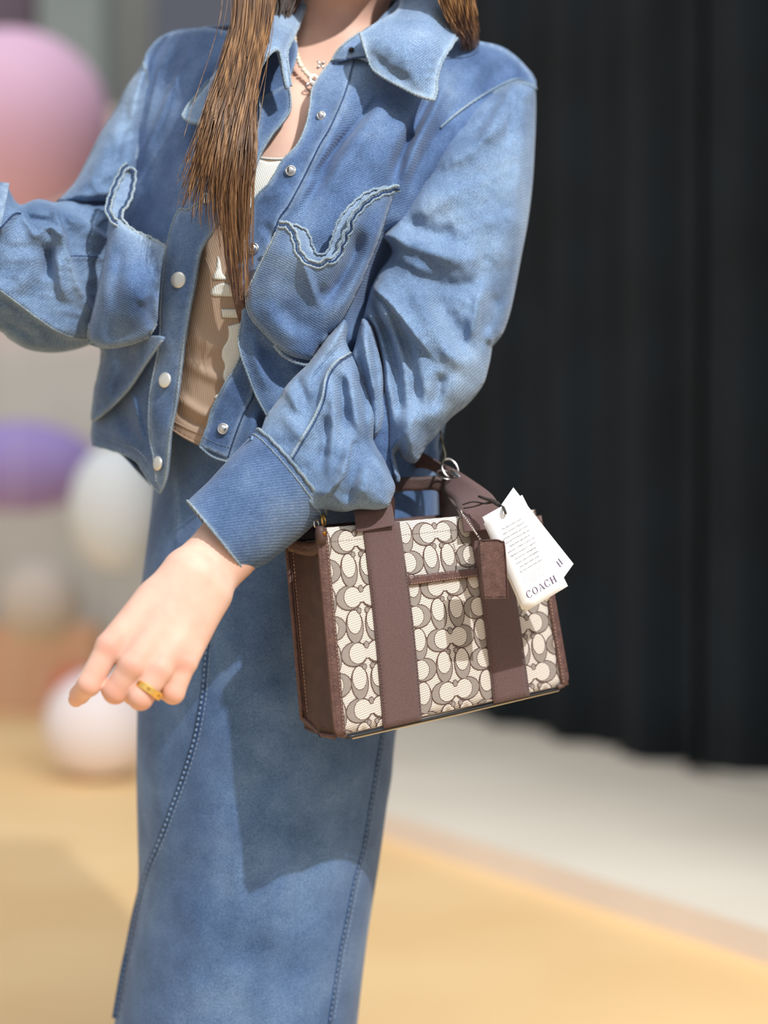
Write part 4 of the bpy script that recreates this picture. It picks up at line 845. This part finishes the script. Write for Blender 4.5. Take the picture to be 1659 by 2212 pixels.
# ---------------------------------------------------------------- handbag
def PB(x, y, d): return P(x, y, d+.05)
BL = np.array(PB(731, 1590, 1.965)); TL = np.array(PB(691, 1141, 1.965)); TR = np.array(PB(1157, 1101, 2.115)); BR = np.array(PB(1221, 1480, 2.115))
U = (BR-BL); U /= np.linalg.norm(U); Wd = np.cross(U, (0, 0, 1)); Wd /= np.linalg.norm(Wd)
if Wd[1] < 0: Wd = -Wd
Wd = np.array([-.040, .070, .0]); WN = Wd/np.linalg.norm(Wd); BW = np.linalg.norm(Wd)
def B(u, v, w=0.):
    """u along the front, v upward, w from front (0) to back (1), w in metres when given as lift through L()"""
    u, v, w = np.asarray(u, float), np.asarray(v, float), np.asarray(w, float)
    u, v, w = np.broadcast_arrays(u, v, w); u = u[..., None]; v = v[..., None]; w = w[..., None]
    p = BL*(1-u)*(1-v)+BR*u*(1-v)+TR*u*v+TL*(1-u)*v
    bul = .006*np.sin(np.clip(u, 0, 1)*math.pi)*np.sin(np.clip(v, 0, 1)*math.pi)
    return p+Wd*w-WN*bul*(1-2*w)
def L(u, v, lift): return B(u, v, 0)-WN*np.asarray(lift, float)[..., None]
ctr = B(.5, 0, .5)
bag = bpy.data.objects.new('handbag', None); COL.objects.link(bag); bag.location = tuple(ctr); ROOTLOC['handbag'] = tuple(ctr)
tag(bag, 'brown leather and patterned canvas handbag with two webbing stripes hanging below the forearm', 'handbag')
def grid(name, fn, nu, nv, mat, parent, thick=0, off=1):
    uu, vv = np.meshgrid(np.linspace(0, 1, nu+1), np.linspace(0, 1, nv+1)); p = fn(uu.ravel(), vv.ravel()); F = []
    for j in range(nv):
        for i in range(nu): a = j*(nu+1)+i; F.append((a, a+1, a+nu+2, a+nu+1))
    o = link(name, p, F, mat, parent)
    if thick: md = o.modifiers.new('thickness', 'SOLIDIFY'); md.thickness = thick; md.offset = off
    return o
def canvas():
    q = NT('jacquard_canvas'); tc = q.n('ShaderNodeTexCoord')
    def wv(vec, f):
        v = q.n('ShaderNodeVectorMath', {0: (tc, 'Object'), 1: vec}, operation='DOT_PRODUCT'); m = q.n('ShaderNodeMath', {0: (v, 'Value'), 1: f*2*math.pi}, operation='MULTIPLY'); return q.n('ShaderNodeMath', {0: (m, 0)}, operation='SINE')
    a = wv((.78, .3, .62), 540); b = wv((.25, .1, -.97), 400)
    m = q.n('ShaderNodeMath', {0: (a, 0), 1: (b, 0)}, operation='MULTIPLY'); ad = q.n('ShaderNodeMath', {0: (a, 0), 1: (m, 0)}, operation='ADD')
    q.to('Base Color', q.ramp((ad, 0), [(.0, s2l((220, 212, 203))), (.5, s2l((190, 181, 172))), (.95, s2l((98, 86, 86)))]))
    q.b.inputs['Roughness'].default_value = .9; bp = q.n('ShaderNodeBump', {'Height': (ad, 0), 'Strength': .3, 'Distance': .0005}); q.to('Normal', (bp, 0)); return q.m
M_CANV = canvas(); M_GREY = noisy('jacquard_grey', (126, 118, 112), (152, 144, 138), 1400, .9); M_OUT = noisy('jacquard_brown_outline', (70, 48, 44), (96, 70, 62), 900, .9)
# shell: front, back, bottom, gussets with thickness
grid('front_panel', lambda u, v: B(u, v, 0), 24, 20, M_CANV, bag, .003, 1 if False else -1)
grid('back_panel', lambda u, v: B(1-u, v, 1), 16, 14, M_LEATH, bag, .003, -1)
def gus(side):
    def f(u, v):
        w_ = u if side == 0 else 1-u; pin = .30*np.sin(w_*math.pi)*np.clip(v*1.1, 0, 1)**.8
        uu = (pin*.16 if side == 0 else 1-pin*.16); vv = v*(1-.055*np.sin(np.clip(w_*1.0, 0, 1)*math.pi)-.045*w_)
        return B(uu, vv*1.0+(1-v)*0, w_)
    return f
g0 = grid('gusset', lambda u, v: gus(0)(1-u, v), 14, 20, M_LEATHD, bag, .003, -1); g1 = grid('gusset', lambda u, v: gus(1)(1-u, v), 14, 20, M_LEATHD, bag, .003, -1)
grid('base_panel', lambda u, v: B(u, -.004-.012*np.sin(v*math.pi), 1-v), 20, 6, M_LEATH, bag, .003, -1)
def bline(us, vs, lift, n=40):
    t = np.linspace(0, 1, len(us)); k = np.linspace(0, 1, n); return L(np.interp(k, t, us), np.interp(k, t, vs), np.full(n, lift))
# leather border strips, piping and saddle stitching
def fstrip(name, u0, u1, v0, v1, lift, mat, parent=None, nu=6, nv=30, bow=0., th=.0015):
    return grid(name, lambda u, v: L(u0+(u1-u0)*u, v0+(v1-v0)*v, lift+bow*np.sin(u*math.pi)), nu, nv, mat, parent or bag, th, -1)
def stitch3(name, pts, mat, parent, r=.00042, gap=.0042, frac=.62):
    pts = np.array(pts); s = np.concatenate([[0], np.cumsum(np.linalg.norm(np.diff(pts, axis=0), axis=1))]); g = []; k = 0
    while (k+1)*gap < s[-1]:
        q = np.array([[np.interp(v, s, pts[:, c]) for c in range(3)] for v in np.linspace(k*gap, (k+frac)*gap, 3)]); g.append(tubegeo(q, [r*.6, r, r*.6], 5)); k += 1
    V, F = merge(g); return tag(link(name, V, F, mat, parent), kind='stuff')
e0 = fstrip('corner_binding', -.012, .026, 0, 1.0, .0022, M_LEATHP, bow=.002); e1 = fstrip('corner_binding', .978, 1.012, 0, .965, .0022, M_LEATHP, bow=.002)
stitch3('stitching', bline([.016, .016], [.02, .985], .0048), M_THREAD, e0); stitch3('stitching', bline([.985, .985], [.02, .97], .0048), M_THREAD, e1)
tube('piping', np.concatenate([bline([-.012, -.012], [1.0, .06], .001, 24), bline([-.012, -.010, -.004, .008, .03], [.06, .03, .010, .0, -.006], .001, 14)]), .0022, M_LEATHP, bag)
tube('piping', np.concatenate([bline([1.012, 1.012], [.965, .07], .001, 24), bline([1.012, 1.011, 1.004, .990, .96], [.07, .04, .018, .004, -.004], .001, 14)]), .0024, M_LEATHP, bag)
tube('piping', [tuple(B(-.006, v*.95, 1.0)) for v in np.linspace(1, .06, 20)]+[tuple(B(-.004+.01*t, .05-.055*t, 1-.4*t)) for t in np.linspace(0, 1, 6)]+[tuple(B(0, -.012, .5)), tuple(B(0, -.008, .1))], .0026, M_LEATHP, bag)
stitch3('stitching', [tuple(B(.012, v*.93, .86)-np.array([.0035, 0, 0])) for v in np.linspace(1, .08, 20)], M_THREAD, g0)
tube('bottom_edge', bline([.03, .5, .97], [-.016, -.017, -.013], .0005, 30), .0018, M_EDGE, bag); tube('bottom_edge', bline([.06, .5, .97], [-.027, -.028, -.022], -.002, 30), .0012, M_TRIMW, bag)
tube('thread_end', [tuple(B(0, .035, .28)-np.array([.004, .004, 0])), tuple(B(0, .02, .40)-np.array([.005, .004, 0])), tuple(B(0, .0, .46)-np.array([.005, .004, .0])), tuple(B(0, -.02, .40)-np.array([.005, .005, 0]))], .0006, M_EDGE, bag, 6)
# rim of the gusset and snap tab
grid('gusset_rim', lambda u, v: gus(0)(1-u, .93+.075*v)+np.array([-.0022, -.001, 0]), 12, 3, M_LEATHP, g0, .0015, 1)
tb = tube('snap_tab', [tuple(L(np.array(-.006), np.array(v), np.array(.004))) for v in (.925, .95, .985, 1.012)], [.0046, .0062, .0062, .004], M_LEATHD, bag, 12)
revolve('rivet', [(.0022, 0), (.0024, .001), (.0012, .0016)], tuple(L(np.array(.0), np.array(.975), np.array(.0095))), tuple(-WN), M_GOLDD, tb, 14)
# top facing seam
stitch3('stitching', bline([.03, .66], [.93, .93], .0008, 60), M_OUT, bag, gap=.0035)
# woven motifs
mv = []; mf = []; mi = []
WID = np.linalg.norm(BR-BL); HGT = np.linalg.norm(TL-BL)
def disc(cx, cy, rx, ry, z, m, seg=28, rot=0., clip=None):
    k = len(mv); a = np.linspace(0, 2*math.pi, seg, endpoint=False); px = rx*np.cos(a); py = ry*np.sin(a)
    x = cx+px; y = cy+py
    if clip is not None:
        if clip[0] == '<': x = np.minimum(x, clip[1])
        else: x = np.maximum(x, clip[1])
    u = np.clip(x/WID, .012, .988); v = np.clip(y/HGT, .005, .992)
    mv.extend(L(np.append(u, np.clip(cx/WID, .012, .988)), np.append(v, np.clip(cy/HGT, .005, .992)), z+.0*u[:1].repeat(seg+1)).tolist())
    for i in range(seg): mf.append((k+(i+1) % seg, k+i, k+seg)); mi.append(m)
o_ = .00055
def vpair(cx, cy, z):
    for s in (-1, 1):
        x = cx+s*.0122; disc(x, cy-.0008, .0106+o_, .0186+o_, z, 2); disc(x, cy-.0008, .0106-o_, .0186-o_, z+.0001, 1)
        disc(x, cy+.0042, .0088+o_, .0130+o_, z+.0002, 2); disc(x, cy+.0042, .0088-o_*.4, .0130-o_*.4, z+.0003, 0)
        disc(cx+s*.0050, cy+.0160, .0026+o_, .0030+o_, z+.00035, 2, 14); disc(cx+s*.0050, cy+.0160, .0026-o_*.6, .0030-o_*.6, z+.0004, 1, 14)
def hpair(cx, cy, z):
    for s in (-1, 1):
        cl = ('<', cx-.0012) if s < 0 else ('>', cx+.0012)
        disc(cx+s*.0155, cy, .0166+o_, .0134+o_, z, 2, clip=cl); disc(cx+s*.0155, cy, .0166-o_, .0134-o_, z+.0001, 1, clip=cl)
        disc(cx+s*.0114, cy+.0004, .0108+o_, .0114+o_, z+.0002, 2)
    disc(cx, cy-.0005, .0050+o_, .0058+o_, z+.00022, 2)
    for s in (-1, 1): disc(cx+s*.0114, cy+.0004, .0108-o_*.4, .0114-o_*.4, z+.0003, 0)
    disc(cx, cy-.0005, .0052, .0054, z+.0003, 0)
    disc(cx, cy+.0086, .0030+o_, .0038+o_, z+.00035, 2, 14); disc(cx, cy+.0086, .0030-o_*.6, .0038-o_*.6, z+.0004, 1, 14)
RP = .0312; CP = .0548; u_c = .505*WID; 
for i in range(-4, 5):
    for j in range(-1, 9):
        cx = u_c+i*CP; cy = HGT*.925-j*RP
        if not (-.02 < cx < WID+.02 and -.012 < cy < HGT+.01): continue
        (hpair if (i+j) % 2 == 0 else vpair)(cx, cy, .0006)
pat = link('woven_pattern', mv, mf, None, bag, smooth=True, mats=[M_CANV, M_GREY, M_OUT], midx=mi); pat['kind'] = 'stuff'; pat['label'] = 'grey interlocking oval letter pattern woven in cream canvas'
# webbing stripes and pocket trim
w1 = fstrip('webbing_stripe', .182, .345, -.012, 1.0, .0035, M_WEB, th=.002); w2 = fstrip('webbing_stripe', .662, .826, -.012, 1.0, .0035, M_WEB, th=.002)
for w_, a, b in ((w1, .188, .339), (w2, .668, .820)):
    stitch3('stitching', bline([a, a], [.02, .8], .0047), M_WEB, w_); stitch3('stitching', bline([b, b], [.02, .8], .0047), M_WEB, w_)
pt = fstrip('pocket_trim', .345, .662, .675, .722, .0042, M_LEATHP, nu=16, nv=4, th=.003); stitch3('stitching', bline([.35, .66], [.683, .683], .0062), M_THREAD, pt, gap=.0036)
# front handle: webbing loop rising from both stripes; rear handle in leather
def ribbon(name, pts, wvec, mat, parent, th=.0022):
    q = crs(pts, sub=8); Wv = crs(wvec, sub=8); V = []; F = []; n = len(q)
    for i in range(n):
        for k in range(5): V.append(q[i]+Wv[i]*(k/4-.5))
    for i in range(n-1):
        for k in range(4): F.append((i*5+k, i*5+k+1, (i+1)*5+k+1, (i+1)*5+k))
    o = link(name, V, F, mat, parent); md = o.modifiers.new('thickness', 'SOLIDIFY'); md.thickness = th; md.offset = 0; return o
def pp(l, r, d0, d1): a = np.array(PB(*l, d0)); b = np.array(PB(*r, d1)); return (a+b)/2, b-a
HH = [((770, 1150), (852, 1135), 1.982, 2.003), ((768, 1128), (850, 1116), 1.985, 2.006), ((765, 1106), (846, 1094), 1.99, 2.01), ((760, 1085), (838, 1072), 2.01, 2.03), ((766, 1055), (836, 1050), 2.08, 2.09), ((785, 1035), (840, 1045), 2.19, 2.19), ((830, 990), (865, 1020), 2.20, 2.20), ((900, 975), (920, 1012), 2.185, 2.185), ((950, 1000), (962, 1038), 2.16, 2.165),
      ((985, 1015), (958, 1062), 2.125, 2.125), ((1030, 1044), (978, 1080), 2.10, 2.10), ((1065, 1072), (990, 1100), 2.075, 2.06), ((1078, 1100), (998, 1117), 2.07, 2.045), ((1082, 1140), (1002, 1150), 2.065, 2.04)]
qq = [pp(*h) for h in HH]
ribbon('handle', [tuple(a) for a, b in qq], [tuple(b) for a, b in qq], M_WEB, bag)
HB = [((790, 1140), (850, 1130), 2.07, 2.09), ((800, 1070), (850, 1085), 2.08, 2.1), ((850, 1036), (850, 1064), 2.13, 2.13), ((905, 1030), (905, 1060), 2.15, 2.15), ((955, 1032), (945, 1062), 2.155, 2.155), ((1000, 1075), (950, 1095), 2.15, 2.14), ((1010, 1130), (960, 1140), 2.14, 2.12)]
qq = [pp(*h) for h in HB]; ribbon('handle', [tuple(a) for a, b in qq], [tuple(b) for a, b in qq], M_LEATHD, bag, .006)
grid('lining', lambda u, v: B(.03+.94*u, .93-.004*v+0*v, .08+.84*v), 10, 4, M_DARKIN, bag, .002)
# hardware and shoulder strap
torus('strap_ring', PB(972, 1012, 2.135), .0105, .0013, (.5, -1, .6), M_SILV, bag, sq=1.25); torus('strap_ring', PB(962, 1026, 2.13), .0095, .0011, (.2, -.5, 1), M_SILV, bag, sq=1.2)
tube('swivel_clip', [PB(976, 1018, 2.125), PB(985, 1026, 2.12), PB(1000, 1036, 2.115), PB(1012, 1043, 2.112), PB(1022, 1046, 2.112)], [.003, .0034, .0022, .0016, .002], M_SILV, bag, 10)
torus('tab_ring', PB(699, 1124, 1.99), .0055, .0012, (1, -.3, .2), M_GOLD, bag); torus('tab_ring', PB(683, 1131, 1.985), .0045, .0010, (1, -.6, .2), M_SILV, bag)
M_OLIVE = plain('olive_strap_edge', (70, 66, 50), .6)
sp = [(955, 1002, 2.185), (962, 985, 2.185), (957, 962, 2.19), (951, 930, 2.18), (950, 880, 2.24), (960, 780, 2.33), (940, 600, 2.43), (900, 300, 2.46), (800, 60, 2.41), (700, -10, 2.36)]
ribbon('shoulder_strap', [P(*q) for q in sp], [(.0008, .016, .001)]*len(sp), M_OLIVE, bag, .002)
sp = [(560, -20, 2.30), (525, 30, 2.225), (490, 120, 2.19), (470, 250, 2.165), (475, 380, 2.12), (490, 480, 2.10), (503, 580, 2.095), (517, 650, 2.10), (528, 690, 2.115), (545, 740, 2.16), (600, 850, 2.19), (660, 920, 2.2)]
ribbon('shoulder_strap', [P(*q) for q in sp], [(.014, .002, -.004)]*len(sp), M_LEATHP, bag, .0025)
# leather hang tag with its bead chain
LT = [(1036, 1176), (1046, 1168), (1070, 1166), (1084, 1170), (1090, 1180), (1096, 1282), (1090, 1291), (1052, 1292), (1045, 1284)]
ltf = lambda x, y: (2.022+(x-1040)*.0003-.0006*np.sin((y-1166)/40.), 0*x)
lt = sheet('leather_tag', [(*p, 'c') if i in () else p for i, p in enumerate(LT)], ltf, M_LEATHP, bag, step=4, thick=.0045, wedge=0)
seam('tag_border', LT, ltf, .0008, M_LEATHD, lt, lift=.0008, rope=0, closed=True)
bme = None; bp_ = crs([(996, 1104, 2.03), (1000, 1112, 2.027), (1009, 1124, 2.025), (1020, 1140, 2.022), (1030, 1154, 2.02), (1039, 1167, 2.018)], step=4.6)
extra = [(1063, 1166, 2.018), (1067, 1170, 2.017), (1059, 1172, 2.017), (1071, 1165, 2.017)]
for q in list(bp_)+extra:
    if bme is None: o = ellipsoid('chain_bead', PB(*q), (.0012, .0012, .0012), (0, 0, 1), M_SILV, bag, 10, 6); bme = o.data; bb = Vector(PB(*q))
    else: o = bpy.data.objects.new('chain_bead', bme); COL.objects.link(o); o.parent = bag; o.location = Vector(PB(*q))-bb
# ---------------------------------------------------------------- paper tags
def card(name, c4, ds, label, bend=.0, th=.0006):
    tl, tr, br, bl = [np.array(PB(*c, d)) for c, d in zip(c4, ds)]
    n = np.cross(tr-tl, bl-tl); n /= np.linalg.norm(n); n = n if n[1] < 0 else -n
    def S(u, v, lift=0.):
        u = np.asarray(u, float)[..., None]; v = np.asarray(v, float)[..., None]
        return tl*(1-u)*(1-v)+tr*u*(1-v)+br*u*v+bl*(1-u)*v+n*(bend*np.sin(v*math.pi)+lift)
    o = None; base = tl
    uu, vv = np.meshgrid(np.linspace(0, 1, 5), np.linspace(0, 1, 13)); p = S(uu.ravel(), vv.ravel()); F = [(j*5+i, (j+1)*5+i, (j+1)*5+i+1, j*5+i+1) for j in range(12) for i in range(4)]
    o = link('hang_tag', p, F, M_PAPER, loc=tuple(tl)); md = o.modifiers.new('thickness', 'SOLIDIFY'); md.thickness = th; md.offset = -1
    tag(o, label, 'tag', 'paper tags on the handbag'); return o, S, np.linalg.norm(tr-tl), np.linalg.norm(bl-tl)
c3, S3, cw3, ch3 = card('back', [(1051, 1136), (1109, 1053), (1239, 1218), (1181, 1300)], (2.020, 2.028, 2.026, 2.018), 'white paper tag fanned out to the right behind the printed front tag', -.001)
c2, S2_, _, _ = card('mid', [(1045, 1131), (1118, 1088), (1216, 1273), (1128, 1318)], (2.008, 2.012, 2.012, 2.008), 'middle white paper tag almost hidden behind the printed front tag', .0)
c1, S1_, cw, ch = card('front', [(1042, 1117), (1128, 1069), (1227, 1266), (1136, 1321)], (1.996, 2.002, 2.002, 1.996), 'front white paper tag with a grey paragraph and large plum lettering', .001)
def text_on(S, parent, lines, size, u0, v0, dv, cw, ch, mat, align='CENTER', name='printed_text', shear=0., clip=None, sx=1.):
    V = []; F = []
    for i, ln in enumerate(lines):
        cu = bpy.data.curves.new('t', 'FONT'); cu.body = ln; cu.size = 1; cu.align_x = align; cu.resolution_u = 2; cu.shear = shear
        ob = bpy.data.objects.new('t', cu); COL.objects.link(ob); dg = bpy.context.evaluated_depsgraph_get(); m = bpy.data.meshes.new_from_object(ob.evaluated_get(dg))
        k = len(V)
        for v in m.vertices: V.append((u0+v.co.x*size*sx/cw, v0+dv*i-v.co.y*size/ch))
        F += [tuple(k+j for j in p.vertices) for p in m.polygons]
        bpy.data.objects.remove(ob); bpy.data.curves.remove(cu); bpy.data.meshes.remove(m)
    V = np.array(V)
    if clip is not None: F = [f for f in F if V[list(f), 0].mean() > clip]
    return link(name, S(V[:, 0], V[:, 1], .0004), F, mat, parent, smooth=False)
TXT = ['The shell of this Coach', 'piece contains a blend of', 'recycled polyester and cotton', 'sourced from farms that use', 'regenerative agricultural', 'practices. Crafted to last in our', 'Signature jacquard, it captures', 'our love for reimagining', 'house codes in thoughtful', 'new ways (what could', 'be more sense than that?)']
text_on(S1_, c1, TXT, .00285, .5, .205, .0445, cw, ch, M_INKG, shear=.12, sx=.92)
text_on(S1_, c1, ['This canvas is woven with at least half recycled yarn and', 'regenerative cotton made from farms that care for soil', 'and for the people who work on it. Find out more about', 'the way we make things and how to care for them', 'on the pages of our website today'], .00125, .5, .705, .0195, cw, ch, M_INKG)
def serif(ch_):
    """letter outlines as lists of polygons in a unit box (high-contrast roman capitals)"""
    def bx(x0, y0, x1, y1): return [(x0, y0), (x1, y0), (x1, y1), (x0, y1)]
    def arc(a0, a1, n=26, rx=.46, ry=.52, ix=.30, iy=.47):
        P_ = []
        for i in range(n):
            t0 = math.radians(a0+(a1-a0)*i/n); t1 = math.radians(a0+(a1-a0)*(i+1)/n)
            P_.append([(.5+rx*math.cos(t0), .5+ry*math.sin(t0)), (.5+rx*math.cos(t1), .5+ry*math.sin(t1)), (.5+ix*math.cos(t1), .5+iy*math.sin(t1)), (.5+ix*math.cos(t0), .5+iy*math.sin(t0))])
        return P_
    if ch_ == 'O': return arc(0, 360)
    if ch_ == 'C': return arc(42, 318)+[bx(.80, .66, .87, 1.0), bx(.82, .05, .87, .30)]
    if ch_ == 'H': return [bx(.12, 0, .30, 1), bx(.72, 0, .90, 1), bx(.3, .47, .72, .53), bx(.02, 0, .40, .05), bx(.02, .95, .40, 1), bx(.62, 0, 1., .05), bx(.62, .95, 1., 1)]
    if ch_ == 'A': return [[(.48, 1), (.56, 1), (.98, 0), (.78, 0)], [(.46, .96), (.52, .96), (.17, 0), (.11, 0)], bx(.25, .30, .72, .35), bx(.0, 0, .3, .05), bx(.66, 0, 1.06, .05)]
def word(S, parent, w_, u0, u1, vb, vt, mat):
    V = []; F = []; n = len(w_); W = (u1-u0)/n
    for i, c in enumerate(w_):
        for pl in serif(c):
            k = len(V); V += [(u0+W*(i+.04+.86*x), vb+(vt-vb)*y) for x, y in pl]; F.append(tuple(k+j for j in range(4)))
    V = np.array(V); link('lettering', S(V[:, 0], V[:, 1], .00045), F, mat, parent, smooth=False)
word(S1_, c1, 'COACH', .14, .86, .905, .835, M_INK)
word(S3, c3, 'H', .70, .84, .905, .835, M_INK)
text_on(S3, c3, ['           of', '           on', '       cotton that', '          cotton', '   is made from', '      farms that', '    hold water', '    and keep', '   to create', '   with'], .0027, .55, .22, .0445, cw3, ch3, M_INKG, clip=.62)
text_on(S3, c3, ['iiiiiiiiii iiiii lllll', 'iiiiiiiii iiiii lllll', 'iiiiiiiii iiiii lllll', 'iiiiiiiiii iiii lllll'], .0016, .62, .70, .022, cw3, ch3, M_INKG, clip=.62)
# looped cord of the tags
cd = tube('tag_cord', [PB(*q) for q in crs([(1000, 1090, 2.045), (1022, 1084, 2.035), (1048, 1088, 2.03), (1066, 1086, 2.025), (1078, 1093, 2.01), (1088, 1099, 1.996), (1092, 1105, 1.994)], sub=5)], .0009, M_CORD, c1, 6)
tube('tag_cord', [PB(*q) for q in crs([(1002, 1098, 2.045), (1025, 1094, 2.036), (1050, 1086, 2.03), (1068, 1084, 2.02), (1080, 1090, 2.005), (1089, 1097, 1.995)], sub=5)], .0009, M_CORD, c1, 6)
tube('tag_cord', [PB(*q) for q in crs([(1033, 1073, 2.03), (1045, 1078, 2.024), (1060, 1080, 2.02), (1072, 1084, 2.014), (1080, 1094, 2.008)], sub=5)], [.0016]*16+[.0022]*5, M_CORD, c1, 8) if False else tube('cord_knot', [PB(*q) for q in [(1034, 1072, 2.03), (1048, 1077, 2.024), (1062, 1081, 2.02), (1074, 1088, 2.012), (1082, 1094, 2.006)]], [.0014, .0018, .0022, .0028, .0016], M_CORD, c1, 8)
torus('eyelet_loop', PB(1090, 1102, 1.995), .0030, .0010, (1, -.25, .4), M_CORD, c1, 20, 6, 1.4)
